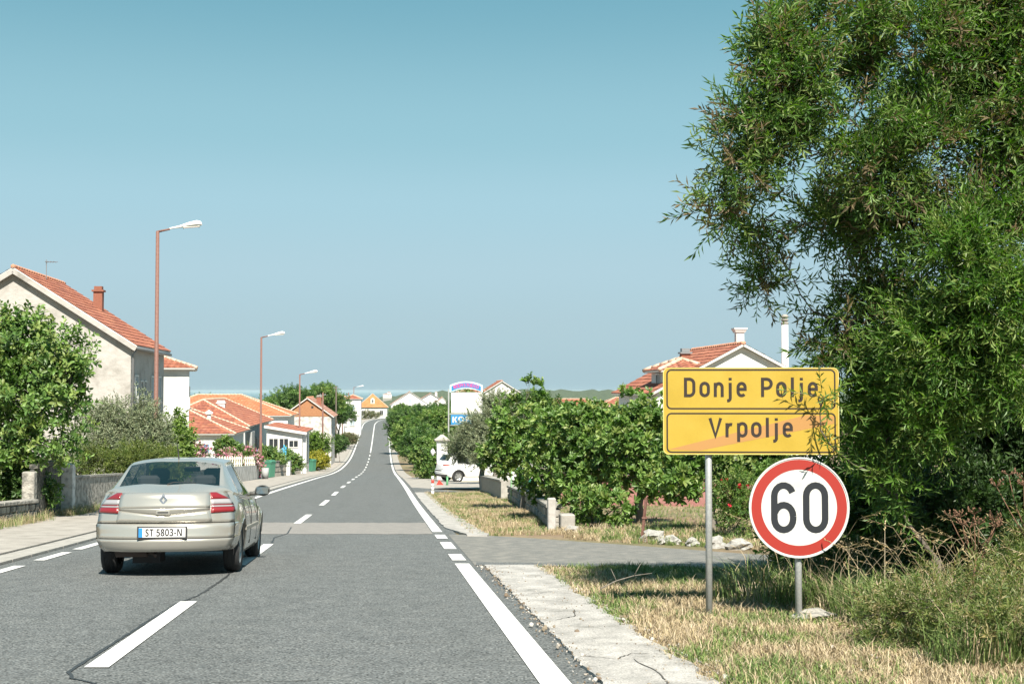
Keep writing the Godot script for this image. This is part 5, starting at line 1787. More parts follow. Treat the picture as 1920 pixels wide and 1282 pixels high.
func right_side() -> void:
	var st: SurfaceTool
	bin(on(-5.75, 91.0, 0.06), "green wheelie bin below the second street lamp")
	bin(on(-4.9, 129.5, 0.06), "farther green wheelie bin at the end of the stone wall")
	# low orchard wall, posts, gate
	stone_wall("orchard_wall", "low stone wall with flat coping in front of the fig trees", [[5.7, 29.0], [6.2, 36.0], [6.7, 49.0]], 0.42, 0.3, 0.22, 73, [Color(0.26, 0.245, 0.22), Color(0.33, 0.31, 0.28), Color(0.18, 0.17, 0.15)])
	plain_wall("orchard_wall", "grey plastered wall stub left of the green gate", [[6.6, 50.3], [6.5, 60.0]], 0.6, 0.35, M.kerb)
	pillar("marker_post", "upright white concrete post at the corner of the orchard", on(5.5, 27.9), 0.17, 0.66, M.stucco)
	var t := thing("concrete_block", "square concrete block beside the white post", "block", on(5.82, 27.9), 0.1)
	st = st_new()
	bevel(st, Vector3(0, 0.13, 0), Vector3(0.3, 0.4, 0.34), 0.02)
	obj(st, "block", M.kerb, t)
	t = thing("green_gate", "small dark green metal garden gate in the orchard wall", "gate", on(7.0, 50.0), 0.0)
	for k in 2:
		st = st_new()
		bevel(st, Vector3(0.05 + k * 0.42, 0.5, 0), Vector3(0.11, 1.25, 0.08), 0.01)
		obj(st, "gate_post", M.gate_green, t)
	for k in 3:
		st = st_new()
		box(st, Vector3(0.26, 0.2 + k * 0.4, 0), Vector3(0.31, 0.05, 0.04))
		obj(st, "rail", M.gate_green, t)
	for k in 4:
		st = st_new()
		box(st, Vector3(0.145 + k * 0.075, 0.5, 0.03), Vector3(0.03, 1.05, 0.02))
		obj(st, "bar", M.gate_green, t)
	t = thing("green_post", "tall thin pale green post beside the garden gate", "post", on(6.45, 46.5))
	st = st_new(false)
	tube(st, [Vector3(0, -0.2, 0), Vector3(0, 1.5, 0)], [0.035, 0.03], 8)
	obj(st, "shaft", M.post_green, t)
	st = st_new()
	box(st, Vector3(0, 1.5, 0), Vector3(0.07, 0.02, 0.07))
	obj(st, "cap", M.post_green, t)
	plain_wall("pink_wall", "pinkish red garden wall seen between the fig trunks", [[7.9, 44.2], [9.5, 43.6], [14.0, 42.0]], 0.95, 0.2, M.pink_wall, false)
	t = thing("rusty_post", "leaning rusty iron post in front of the fig trees", "post", Vector3(2.4, gh(2.4, -24.7), -24.7))
	st = st_new()
	tube(st, [Vector3(-0.02, -0.2, 0), Vector3(0.08, 0.75, 0)], [0.03, 0.03], 4)
	obj(st, "shaft", M.rust, t)
	st = st_new()
	box(st, Vector3(0.045, 0.38, 0.01), Vector3(0.1, 0.03, 0.05))
	obj(st, "bracket", M.rust, t)
	# rocks along the orchard edge
	var rng := RandomNumberGenerator.new()
	rng.seed = 81
	var rock_m := tmat(noise_tex(256, 0.03, [[0.0, Color(0.16, 0.155, 0.14)], [0.5, Color(0.3, 0.29, 0.27)], [1.0, Color(0.4, 0.39, 0.365)]], 0.14, 82), 1.5, 0.95)
	for q in [[2.55, 24.3, 0.3, "largest white rock beside the rusty post"], [2.85, 23.6, 0.2, "white rock right of the largest one"], [3.1, 23.1, 0.18, "smaller white rock third from the rusty post"], [3.4, 22.5, 0.26, "broad white rock fourth from the rusty post"], [3.75, 22.1, 0.24, "white rock just left of the sign post"], [4.3, 21.6, 0.2, "white rock just right of the sign post"], [1.2, 26.9, 0.2, "white rock beside the concrete block"], [2.75, 12.2, 0.17, "flat grey stone at the foot of the speed sign"], [2.62, 23.5, 0.12, "small pale rock in front of the others"]]:
		var sp := SphereMesh.new()
		sp.radius = 1.0; sp.height = 2.0; sp.radial_segments = 12; sp.rings = 7
		var arr := sp.get_mesh_arrays()
		var vs: PackedVector3Array = arr[Mesh.ARRAY_VERTEX]
		var ix: PackedInt32Array = arr[Mesh.ARRAY_INDEX]
		var off := rng.randf() * 100.0
		for i in vs.size(): vs[i] *= 1.0 + 0.9 * noise.get_noise_3d(vs[i].x * 40.0 + off, vs[i].y * 40.0, vs[i].z * 40.0)
		st = st_new()
		for i in ix: st.add_vertex(vs[i] * Vector3(1.0, 0.62 if q[2] != 0.17 else 0.35, 0.8) * q[2] * (0.72 if q[2] != 0.17 else 1.0))
		var o := obj(st, "rock", rock_m if q[2] != 0.17 else M.kerb, self)
		o.position = Vector3(q[0], gh(q[0], -q[1]) + q[2] * 0.12, -q[1])
		tag(o, q[3], "rock", "white rocks along the orchard edge" if q[2] != 0.17 else "")
	# striped bollard and small posts by the driveway
	t = thing("striped_bollard", "short white and red striped bollard at the road edge", "bollard", on(4.0, 54.3))
	for k in 5:
		st = st_new(false)
		tube(st, [Vector3(0, -0.1 if k == 0 else k * 0.145, 0), Vector3(0, k * 0.145 + 0.144, 0)], [0.06, 0.06], 12)
		obj(st, "band", M.red if k == 3 else M.white, t)
	t = thing("reflector_post", "short light green post in front of the white car", "post", on(5.3, 69.0))
	st = st_new(false)
	tube(st, [Vector3(0, -0.1, 0), Vector3(0, 0.42, 0)], [0.06, 0.055], 8)
	obj(st, "shaft", mat(Color(0.09, 0.27, 0.12), 0.5), t)
	st = st_new(false)
	lathe(st, [[0.07, 0.421], [0.06, 0.45], [0.01, 0.47]], 8)
	obj(st, "cap", mat(Color(0.09, 0.27, 0.12), 0.5), t)
	t = thing("warning_marker", "small red triangular marker lying beside the green post", "marker", on(4.95, 69.5))
	st = st_new()
	prism(st, [Vector2(-0.2, 0), Vector2(0.2, 0), Vector2(-0.05, 0.28)], -0.05, 0.05)
	obj(st, "board", M.red, t)
	st = st_new()
	box(st, Vector3(0, 0.02, -0.1), Vector3(0.3, 0.04, 0.25))
	obj(st, "foot", M.dark, t)
	# stone gate pillars of the driveway
	var gp := thing("gate_pillar", "white block gate pillar with grey cap behind the white car", "pillar", Vector3(-4.35, hr(83.0), -83.0), TURN)
	for k in 6:
		st = st_new()
		for j in 2: bevel(st, Vector3((j - 0.5) * 0.34 * (1.0 if k % 2 else 0.96), 0.25 + k * 0.4, 0), Vector3(0.33, 0.385, 0.66), 0.015)
		obj(st, "block", M.white, gp)
	st = st_new()
	bevel(st, Vector3(0, 2.52, 0), Vector3(0.95, 0.14, 0.95), 0.03)
	box(st, Vector3(0, 2.72, 0), Vector3(0.8, 0.26, 0.8), Basis.IDENTITY, 0.2)
	obj(st, "cap", M.kerb, gp)
	st = st_new(false)
	tube(st, [Vector3(-0.4, 1.75, 0.2), Vector3(-0.55, 1.8, 0.2)], [0.03, 0.03], 6)
	lathe(st, [[0.02, 1.55], [0.12, 1.7], [0.14, 1.85], [0.02, 2.0]], 10, Transform3D(Basis.IDENTITY, Vector3(-0.58, 0, 0.2)))
	obj(st, "wall_lantern", M.lamp_white, gp)
	plain_wall("driveway_wall", "pale wall behind the white car running from the gate pillar", [[6.9, 84.0], [13.0, 84.5]], 1.9, 0.25, M.white)
	# billboard
	var bb := thing("billboard", "tall billboard with arched blue header and pink lettering above the trees", "billboard", Vector3(-4.15, hr(120.0), -120.0), 0.03)
	for x in [-1.55, 1.45]:
		st = st_new()
		box(st, Vector3(x, 3.6, -0.06), Vector3(0.12, 8.0, 0.12))
		obj(st, "post", M.galv, bb)
	st = st_new()
	prism(st, [Vector2(-1.32, 5.45), Vector2(1.42, 5.45), Vector2(1.42, 7.3), Vector2(-1.32, 7.3)], 0.0, 0.06)
	var face := obj(st, "white_board", M.white, bb)
	var arch := func(r: float) -> Array:
		var out: Array = []
		for k in 13:
			var x := lerpf(-1.45, 1.5, k / 12.0)
			out.append(Vector2(x, r + 0.34 * (1.0 - pow((x - 0.02) / 1.48, 2.0))))
		return out
	st = st_new()
	var hi: Array = arch.call(7.95); var lo: Array = arch.call(7.3)
	hi.reverse()
	prism(st, lo + hi, 0.001, 0.1)
	var header := obj(st, "header", mat(Color(0.55, 0.72, 0.8), 0.4), bb)
	st = st_new()
	hi = arch.call(7.84); lo = arch.call(7.4)
	for i in hi.size(): hi[i].x *= 0.9; lo[i].x *= 0.9
	hi.reverse()
	prism(st, lo + hi, 0.101, 0.11)
	obj(st, "blue_band", mat(Color(0.03, 0.18, 0.42), 0.4), header)
	var word := "BODYSTUDIO"
	for i in word.length():
		var x := -1.02 + i * 0.228
		text_part(header, word[i], Vector3(x, 7.62 + 0.34 * (1.0 - pow(x / 1.48, 2.0)), 0.112), 0.3, mat(Color(0.6, 0.06, 0.22), 0.4), "letter", 1.0, Basis(Vector3.BACK, -x * 0.3), true)
	st = st_new()
	box(st, Vector3(0.05, 5.36, 0.03), Vector3(3.0, 0.08, 0.1)); box(st, Vector3(0.05, 4.35, 0.03), Vector3(3.0, 0.06, 0.1))
	obj(st, "rail", M.galv, bb)
	st = st_new()
	box(st, Vector3(-0.35, 4.86, 0.03), Vector3(2.0, 0.9, 0.06))
	var lower := obj(st, "blue_board", mat(Color(0.04, 0.22, 0.45), 0.4), bb)
	for q in [["K", -1.02], ["O", -0.45], ["P", 0.15]]: text_part(lower, q[0], Vector3(q[1], 4.85, 0.061), 0.52, M.white, "letter", 1.1, Basis.IDENTITY, true)

func left_garden() -> void:
	var st: SurfaceTool
	var t := thing("blue_screen", "bright blue screen panel behind the second street lamp", "fence panel", Vector3(-18.9, hr(104.0) + 0.6, -104.0))
	for k in 3:
		st = st_new()
		bevel(st, Vector3(-0.72 + k * 0.72, 0.95, 0), Vector3(0.71, 1.0, 0.06), 0.01)
		obj(st, "panel", M.blue if k < 2 else M.shutter_blue, t)
	for k in 4:
		st = st_new()
		box(st, Vector3(-1.08 + k * 0.72, 0.5, -0.05), Vector3(0.06, 2.2, 0.05))
		obj(st, "post", M.shutter_blue, t)
	t = thing("garden_ornament", "light blue wooden garden figures on the stone wall", "ornament", on(-5.75, 102.5, 1.2), TURN)
	for k in 3:
		st = st_new()
		bevel(st, Vector3(0.05 * k, 0.3 + 0.2 * (k % 2), -k * 1.1), Vector3(0.08, 0.75, 0.3), 0.02)
		bevel(st, Vector3(0.05 * k, 0.85 + 0.2 * (k % 2), -k * 1.1), Vector3(0.1, 0.25, 0.2), 0.03)
		obj(st, "figure", M.blue_light, t)
	# small round sign and red panel up the hill
	t = thing("round_sign", "small round white sign on a pole far up the left pavement", "road sign", on(-4.6, 240.0))
	st = st_new(false)
	tube(st, [Vector3(0, -0.2, 0), Vector3(0, 2.6, 0)], [0.05, 0.05], 6)
	obj(st, "post", M.galv, t)
	st = st_new(false)
	lathe(st, [[0.01, 0.0], [0.42, 0.0], [0.42, 0.03], [0.01, 0.03]], 20, Transform3D(Basis(Vector3.RIGHT, PI / 2), Vector3(0, 2.9, 0.08)))
	obj(st, "plate", M.lamp_white, t)
	t = thing("red_kiosk", "small red panelled kiosk with blue roof beside the far pavement", "kiosk", on(-6.2, 255.0), TURN)
	st = st_new()
	box(st, Vector3(0, 1.0, -0.6), Vector3(1.4, 2.2, 1.2))
	obj(st, "wall", mat(Color(0.4, 0.08, 0.06), 0.6), t)
	st = st_new()
	box(st, Vector3(0, 2.2, -0.6), Vector3(1.8, 0.18, 1.6))
	obj(st, "roof", M.shutter_blue, t)
	t = thing("planter", "grey planter tub with pink flowers at the foot of the wall", "planter", on(-5.6, 86.0, 0.06))
	st = st_new(false)
	lathe(st, [[0.01, 0.0], [0.2, 0.0], [0.24, 0.7], [0.2, 0.7], [0.19, 0.6], [0.01, 0.6]], 14)
	obj(st, "tub", M.shutter, t)
	# parked car far away at the crest
	t = thing("far_car", "tiny white car parked at the crest of the road", "car", Vector3(-37.0, hr(410.0) + 0.02, -410.0), 0.6)
	st = st_new()
	bevel(st, Vector3(0, 0.62, 0), Vector3(1.7, 0.62, 4.2), 0.12)
	obj(st, "body", M.white, t)
	st = st_new()
	box(st, Vector3(0, 1.15, 0.2), Vector3(1.5, 0.5, 2.2), Basis.IDENTITY, 0.8)
	obj(st, "cabin", M.window, t)
	for x in [-0.8, 0.8]:
		for z in [-1.3, 1.3]:
			st = st_new(false)
			tube(st, [Vector3(x - 0.09, 0.32, z), Vector3(x + 0.09, 0.32, z)], [0.32, 0.32], 12)
			obj(st, "wheel", M.dark, t)

func trees() -> void:
	var almond := [sprig(1, 13, 0.34, 0.095, 0.02, 0.62), sprig(2, 12, 0.30, 0.10, 0.021, 0.7), sprig(3, 15, 0.4, 0.09, 0.019, 0.55), sprig(9, 11, 0.26, 0.1, 0.022, 0.75)]
	var fig := [sprig(4, 9, 0.22, 0.19, 0.075, 0.75, true), sprig(5, 10, 0.25, 0.17, 0.07, 0.8, true), sprig(6, 8, 0.2, 0.2, 0.08, 0.65, true)]
	var broad := [sprig(7, 11, 0.34, 0.15, 0.072, 0.75), sprig(8, 10, 0.3, 0.16, 0.078, 0.8)]
	var small := [sprig(10, 16, 0.36, 0.075, 0.026, 0.65), sprig(11, 14, 0.3, 0.08, 0.024, 0.6)]
	var coarse := [sprig(12, 14, 0.6, 0.26, 0.13, 0.75), sprig(13, 13, 0.55, 0.28, 0.14, 0.8)]
	var petals := [sprig(14, 12, 0.22, 0.075, 0.06, 0.7, true)]
	var A := [Color(0.1, 0.19, 0.038), Color(0.15, 0.25, 0.055), Color(0.075, 0.15, 0.034), Color(0.21, 0.285, 0.09)]
	var F := [Color(0.12, 0.22, 0.044), Color(0.17, 0.275, 0.066), Color(0.085, 0.165, 0.036), Color(0.22, 0.29, 0.08)]
	var O := [Color(0.19, 0.225, 0.13), Color(0.25, 0.285, 0.18), Color(0.135, 0.17, 0.09)]
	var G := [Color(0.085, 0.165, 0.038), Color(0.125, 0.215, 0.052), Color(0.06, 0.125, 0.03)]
	# the big almond on the right
	var V := func(x, y, z): return Vector3(x, y, z)
	tree("almond_tree", "tall leafy almond tree filling the upper right of the view", "tree", "", Vector3(5.4, gh(5.4, -13.3), -13.3), 2.0, [[V.call(2.48, 3.08, -12.30), V.call(0.31, 0.29, 0.32)], [V.call(3.10, 3.47, -12.80), V.call(0.49, 0.38, 0.51)], [V.call(2.31, 2.46, -12.20), V.call(0.29, 0.23, 0.31)], [V.call(2.05, 2.03, -12.00), V.call(0.20, 0.17, 0.21)], [V.call(1.96, 1.70, -12.20), V.call(0.17, 0.10, 0.17)], [V.call(2.69, 2.19, -12.60), V.call(0.38, 0.31, 0.40)], [V.call(3.20, 2.55, -12.40), V.call(0.47, 0.37, 0.49)], [V.call(3.92, 3.26, -12.80), V.call(0.56, 0.46, 0.59)], [V.call(4.72, 3.52, -13.00), V.call(0.57, 0.52, 0.60)], [V.call(3.92, 2.27, -12.50), V.call(0.42, 0.35, 0.45)], [V.call(4.67, 2.39, -12.60), V.call(0.48, 0.43, 0.50)], [V.call(2.72, 1.29, -13.30), V.call(0.27, 0.13, 0.28)], [V.call(2.51, 1.05, -13.30), V.call(0.16, 0.07, 0.17)], [V.call(3.23, 1.65, -13.20), V.call(0.40, 0.22, 0.42)], [V.call(2.99, 0.78, -13.20), V.call(0.22, 0.17, 0.23)], [V.call(3.75, 1.60, -12.80), V.call(0.36, 0.25, 0.38)], [V.call(4.45, 1.54, -12.30), V.call(0.39, 0.31, 0.41)], [V.call(3.28, 0.48, -13.00), V.call(0.29, 0.21, 0.30)], [V.call(3.62, 0.91, -12.90), V.call(0.31, 0.17, 0.33)], [V.call(5.16, 3.00, -12.80), V.call(0.61, 0.77, 0.65)], [V.call(2.61, 2.72, -12.00), V.call(0.19, 0.16, 0.20)], [V.call(3.38, 1.92, -12.20), V.call(0.22, 0.18, 0.24)], [V.call(2.26, 1.55, -12.80), V.call(0.18, 0.09, 0.19)]],
		6600, 201, almond, M.leaf, [0.75, 1.2], A + [Color(0.2, 0.15, 0.09)], 0.17, M.bark, 0.15, 0.5)
	tree("almond_shrub", "bushy almond suckers pushing against the right end of the town sign", "shrub", "", Vector3(4.0, gh(4.0, -12.6), -12.6), 0.5, [[V.call(3.66, 0.19, -12.90), V.call(0.39, 0.31, 0.41)], [V.call(3.91, 0.45, -12.20), V.call(0.41, 0.30, 0.44)], [V.call(3.55, -0.35, -12.90), V.call(0.30, 0.26, 0.31)], [V.call(3.86, -0.21, -12.40), V.call(0.40, 0.30, 0.42)], [V.call(3.62, -0.88, -12.70), V.call(0.29, 0.23, 0.31)], [V.call(4.24, 0.82, -11.90), V.call(0.36, 0.33, 0.37)], [V.call(4.50, 0.15, -12.10), V.call(0.29, 0.27, 0.30)], [V.call(3.40, -0.02, -12.80), V.call(0.15, 0.17, 0.16)], [V.call(2.83, -0.06, -12.10), V.call(0.07, 0.04, 0.07)], [V.call(2.90, -0.51, -12.10), V.call(0.05, 0.03, 0.05)], [V.call(4.01, 1.25, -11.90), V.call(0.24, 0.19, 0.25)]],
		2900, 202, almond, M.leaf, [0.7, 1.1], [Color(0.12, 0.225, 0.04), Color(0.16, 0.27, 0.055), Color(0.085, 0.175, 0.034), Color(0.22, 0.3, 0.08)], 0.05, M.bark, 0.1, 0.45)
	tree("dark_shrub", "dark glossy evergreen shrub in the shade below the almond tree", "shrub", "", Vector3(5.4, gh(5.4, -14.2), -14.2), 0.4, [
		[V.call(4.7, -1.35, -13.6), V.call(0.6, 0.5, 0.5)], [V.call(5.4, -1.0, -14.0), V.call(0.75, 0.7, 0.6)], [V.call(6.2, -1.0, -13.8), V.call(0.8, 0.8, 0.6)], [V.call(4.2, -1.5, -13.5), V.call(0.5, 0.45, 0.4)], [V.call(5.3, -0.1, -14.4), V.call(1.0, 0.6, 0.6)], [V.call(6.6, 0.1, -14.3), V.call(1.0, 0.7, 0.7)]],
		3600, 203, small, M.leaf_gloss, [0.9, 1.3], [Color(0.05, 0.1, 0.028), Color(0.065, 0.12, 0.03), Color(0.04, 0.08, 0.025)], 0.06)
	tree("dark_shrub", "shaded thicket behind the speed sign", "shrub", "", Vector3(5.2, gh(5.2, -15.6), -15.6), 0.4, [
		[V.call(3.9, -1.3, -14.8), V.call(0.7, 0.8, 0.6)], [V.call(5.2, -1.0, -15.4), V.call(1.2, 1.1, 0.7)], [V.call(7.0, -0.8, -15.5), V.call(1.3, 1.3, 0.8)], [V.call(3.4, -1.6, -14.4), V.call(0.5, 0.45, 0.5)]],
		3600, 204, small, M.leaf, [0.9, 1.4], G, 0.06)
	tree("broom_shrub", "fine leaved pale green weedy bush at the lower right edge", "shrub", "", Vector3(3.75, gh(3.75, -10.4), -10.4), 0.2, [
		[V.call(3.3, -1.66, -10.3), V.call(0.4, 0.3, 0.4)], [V.call(3.8, -1.62, -10.5), V.call(0.45, 0.32, 0.45)], [V.call(3.55, -1.75, -9.6), V.call(0.35, 0.28, 0.35)], [V.call(4.3, -1.5, -11.0), V.call(0.5, 0.4, 0.45)], [V.call(2.95, -1.8, -10.6), V.call(0.3, 0.2, 0.3)], [V.call(3.9, -1.7, -9.8), V.call(0.4, 0.3, 0.4)]],
		1300, 205, almond, M.leaf, [0.4, 0.65], [Color(0.19, 0.235, 0.075), Color(0.24, 0.27, 0.1), Color(0.14, 0.19, 0.055), Color(0.36, 0.31, 0.16)], 0.012)
	# orchard
	var figs := [
		["fig tree at the left end of the orchard with a leafy spike on top", 0.35, 40.0, [[V.call(0.4, -0.95, -40), V.call(0.95, 0.85, 0.9)], [V.call(0.0, -1.7, -40), V.call(0.8, 0.75, 0.8)], [V.call(1.1, -1.5, -39.5), V.call(0.8, 0.7, 0.8)], [V.call(0.55, -0.05, -40), V.call(0.28, 0.35, 0.28)], [V.call(-0.3, -2.0, -40), V.call(0.6, 0.4, 0.6)]], 1250],
		["broad fig tree in the middle of the orchard with pale bent limbs", 1.75, 32.5, [[V.call(1.1, -1.3, -32.8), V.call(0.75, 0.65, 0.8)], [V.call(1.9, -1.05, -32.3), V.call(0.85, 0.65, 0.9)], [V.call(2.3, -1.7, -31.6), V.call(0.7, 0.55, 0.7)], [V.call(0.9, -1.95, -32.4), V.call(0.5, 0.4, 0.6)], [V.call(1.6, -1.9, -31.6), V.call(0.6, 0.45, 0.5)]], 1350],
		["upright fig tree left of the town sign", 3.0, 31.0, [[V.call(3.0, -0.7, -31.2), V.call(0.7, 0.7, 0.7)], [V.call(2.6, -1.4, -30.6), V.call(0.6, 0.6, 0.6)], [V.call(3.5, -1.3, -31), V.call(0.7, 0.8, 0.7)], [V.call(2.9, -1.95, -30.4), V.call(0.55, 0.4, 0.5)]], 1150],
		["fig tree behind the post of the town sign", 4.1, 27.2, [[V.call(3.7, -1.35, -27.2), V.call(0.65, 0.5, 0.6)], [V.call(4.5, -1.2, -27), V.call(0.75, 0.6, 0.7)], [V.call(3.35, -1.75, -26.8), V.call(0.4, 0.35, 0.4)], [V.call(5.1, -1.6, -26.6), V.call(0.6, 0.5, 0.6)]], 1000],
		["young fig shoots beside the low stone wall", 0.85, 34.5, [[V.call(0.6, -2.3, -34.3), V.call(0.35, 0.3, 0.35)], [V.call(0.9, -2.5, -34.5), V.call(0.4, 0.35, 0.4)]], 170],
		["low fig bush under the middle tree", 1.75, 29.2, [[V.call(1.6, -2.45, -29.2), V.call(0.4, 0.3, 0.4)], [V.call(2.2, -2.5, -28.6), V.call(0.35, 0.25, 0.35)]], 170]]
	for i in figs.size():
		var q: Array = figs[i]
		tree("fig_tree", q[0], "tree" if q[4] > 500 else "shrub", "fig trees of the orchard", Vector3(q[1], gh(q[1], -q[2]), -q[2]), 0.75 if q[4] > 500 else 0.2, q[3], int(q[4] * 1.1), 210 + i, fig, M.leaf_gloss, [0.62, 0.95], F, 0.11 if q[4] > 500 else 0.03, M.bark_pale, 0.0, 0.45)
	# olives on the right
	tree("olive_tree", "grey green olive tree half hiding the white parked car", "tree", "olive trees", Vector3(-1.3, hr(60.0), -60.0), 1.1, [[V.call(-1.45, -2.05, -60), V.call(0.8, 0.75, 0.9)], [V.call(-1.1, -2.0, -59.5), V.call(0.95, 0.95, 0.9)], [V.call(-2.35, -2.5, -61), V.call(0.55, 0.6, 0.6)], [V.call(-0.7, -1.1, -60), V.call(0.75, 0.85, 0.7)], [V.call(-1.0, -2.8, -58.5), V.call(0.7, 0.5, 0.6)], [V.call(-0.3, -2.3, -59), V.call(0.8, 0.8, 0.7)]], 3400, 221, small, M.olive, [1.1, 1.7], O, 0.14, M.bark_pale)
	tree("olive_tree", "taller olive tree below the billboard", "tree", "olive trees", Vector3(-1.0, hr(72.0), -72.0), 1.2, [[V.call(-0.5, -1.4, -72), V.call(0.8, 0.9, 0.9)], [V.call(-1.9, -2.7, -72), V.call(0.9, 0.7, 0.9)], [V.call(-0.2, -1.9, -72), V.call(1.0, 1.2, 0.9)]], 1500, 222, small, M.olive, [1.2, 1.9], O, 0.14, M.bark_pale)
	# hedge of trees along the right of the road
	var hedge := [
		["round dark green tree nearest the far right kerb", -16.6, 200.0, -5.6, 2.1, 2.6], ["bright green bushy tree before the road dips", -12.2, 165.0, -5.6, 2.5, 2.7], ["light green tree at the start of the roadside hedge", -8.9, 138.0, -5.9, 2.2, 2.3], ["tall green tree behind the hedge start", -8.2, 150.0, -4.4, 2.1, 2.8], ["broad tree on top of the far hedge", -15.4, 230.0, -5.0, 3.8, 2.4], ["small far tree hiding the end of the road", -23.4, 285.0, -5.4, 2.4, 2.1], ["wide green tree left of the billboard post", -11.6, 236.0, -4.4, 3.4, 2.6], ["green tree right behind the billboard posts", -6.6, 196.0, -3.6, 3.0, 3.4], ["dense shrub beside the driveway", -6.1, 112.0, -5.2, 1.6, 1.7], ["shady shrub left of the gate pillar", -5.6, 89.5, -4.4, 1.0, 1.4], ["tall tree behind the white driveway wall", 2.6, 100.0, -2.9, 2.4, 2.4], ["far tree between fig trees and hills", 8.0, 150.0, -3.4, 3.6, 2.4], ["second far tree between fig trees and hills", 1.5, 130.0, -3.2, 3.0, 2.4], ["far tree right of the orchard", 16.0, 160.0, -3.5, 4.5, 2.5]]
	for i in hedge.size():
		var q: Array = hedge[i]
		var c := Vector3(q[1], q[3], -q[2])
		tree("roadside_tree", q[0], "tree", "trees along the right of the road", Vector3(q[1], gh(q[1], -q[2]), -q[2]), maxf(0.4, (q[3] - hr(q[2])) * 0.5), puffs(c, Vector3(q[4], q[5], q[4]), 9, 300 + i), 1500, 300 + i, coarse if q[2] > 120 else broad, M.leaf, [0.8, 1.3] if q[2] > 120 else [0.9, 1.4], F if i % 2 else G, 0.16, M.bark)
	# left side
	tree("walnut_tree", "broad leafy walnut tree in front of the tall cream house", "tree", "", Vector3(-13.0, hr(33.0), -33.0), 1.5, [[V.call(-12.3, 1.05, -33), V.call(1.15, 0.9, 1.1)], [V.call(-11.2, 0.8, -32.6), V.call(0.8, 0.7, 0.8)], [V.call(-11.6, -0.3, -32.4), V.call(1.2, 0.9, 1.0)], [V.call(-10.55, -0.3, -32.2), V.call(0.5, 0.55, 0.5)], [V.call(-12.6, -1.3, -32.6), V.call(0.9, 0.8, 0.9)], [V.call(-11.3, -1.35, -32.4), V.call(0.8, 0.55, 0.7)], [V.call(-13.6, 0.2, -33), V.call(1.5, 1.3, 1.3)], [V.call(-14.5, 1.2, -33.4), V.call(1.4, 1.0, 1.2)], [V.call(-10.7, 0.35, -32.3), V.call(0.45, 0.4, 0.45)]], 3000, 401, broad, M.leaf_gloss, [0.75, 1.1], F, 0.16, M.bark_pale, 0.1)
	tree("shade_shrub", "dark shrub under the walnut tree behind the rubble wall", "shrub", "", Vector3(-12.6, hr(32.5), -32.5), 0.3, [[V.call(-12.9, -2.2, -32.4), V.call(0.8, 0.7, 0.6)], [V.call(-12.0, -2.4, -32.8), V.call(0.7, 0.6, 0.5)], [V.call(-13.9, -2.2, -32.6), V.call(0.8, 0.8, 0.7)]], 1300, 402, broad, M.leaf, [0.7, 1.1], G, 0.05)
	tree("olive_tree", "silvery olive tree in front of the nearest street lamp", "tree", "olive trees", Vector3(-13.3, hr(46.0), -46.0), 0.9, [[V.call(-13.2, -1.15, -46), V.call(1.0, 0.85, 0.9)], [V.call(-12.35, -1.6, -45.6), V.call(0.65, 0.75, 0.7)], [V.call(-14.0, -1.6, -45.5), V.call(0.8, 0.8, 0.8)], [V.call(-14.4, -2.2, -44), V.call(0.8, 0.7, 0.7)], [V.call(-13.0, -2.1, -45), V.call(1.0, 0.7, 0.8)]], 3000, 403, small, M.olive, [1.0, 1.6], O, 0.12, M.bark_pale)
	tree("garden_shrub", "fresh green leafy shrub right of the olive tree", "shrub", "", Vector3(-12.6, hr(51.0), -51.0), 0.5, [[V.call(-12.85, -1.55, -51), V.call(0.45, 0.55, 0.4)], [V.call(-12.65, -2.2, -50.6), V.call(0.45, 0.5, 0.4)], [V.call(-12.9, -2.7, -50.5), V.call(0.6, 0.6, 0.5)]], 750, 404, broad, M.leaf, [0.9, 1.3], [Color(0.14, 0.22, 0.04), Color(0.17, 0.25, 0.05)], 0.05)
	tree("garden_shrub", "yellow green low shrub behind the streaked concrete wall", "shrub", "", Vector3(-12.4, hr(43.5), -43.5), 0.3, [[V.call(-12.3, -2.35, -43.5), V.call(0.7, 0.5, 0.5)], [V.call(-11.6, -2.5, -44.2), V.call(0.5, 0.4, 0.5)], [V.call(-13.2, -2.4, -43.2), V.call(0.7, 0.5, 0.5)]], 1000, 405, small, M.leaf, [0.9, 1.4], [Color(0.15, 0.2, 0.045), Color(0.12, 0.17, 0.04), Color(0.19, 0.23, 0.06)], 0.04)
	var garden := [
		["green garden hedge behind the stone wall", -18.1, 100.0, -5.15, 1.1, 0.8, F, "hedge"], ["second green hedge right of the blue figures", -18.2, 109.0, -5.75, 0.95, 0.8, F, "hedge"], ["bright green bush behind the yellow hedge", -20.4, 140.0, -5.6, 1.3, 1.2, [Color(0.13, 0.22, 0.03), Color(0.16, 0.25, 0.04)], "shrub"], ["yellow leaved hedge behind the farther bin", -19.3, 133.5, -7.1, 1.4, 0.8, [Color(0.38, 0.33, 0.03), Color(0.3, 0.3, 0.04)], "hedge"], ["green bush above the picket fence", -17.1, 80.0, -3.75, 0.6, 0.55, F, "shrub"], ["low green plants at the foot of the plastered house", -22.2, 172.0, -7.0, 0.9, 1.1, G, "shrub"], ["dry bushes beside the far pavement", -27.2, 222.0, -8.2, 1.6, 1.0, [Color(0.24, 0.2, 0.12), Color(0.16, 0.17, 0.08)], "shrub"], ["green shrub on the bank at the crest", -40.0, 372.0, -6.8, 3.6, 1.4, [Color(0.14, 0.16, 0.07), Color(0.24, 0.21, 0.13)], "shrub"]]
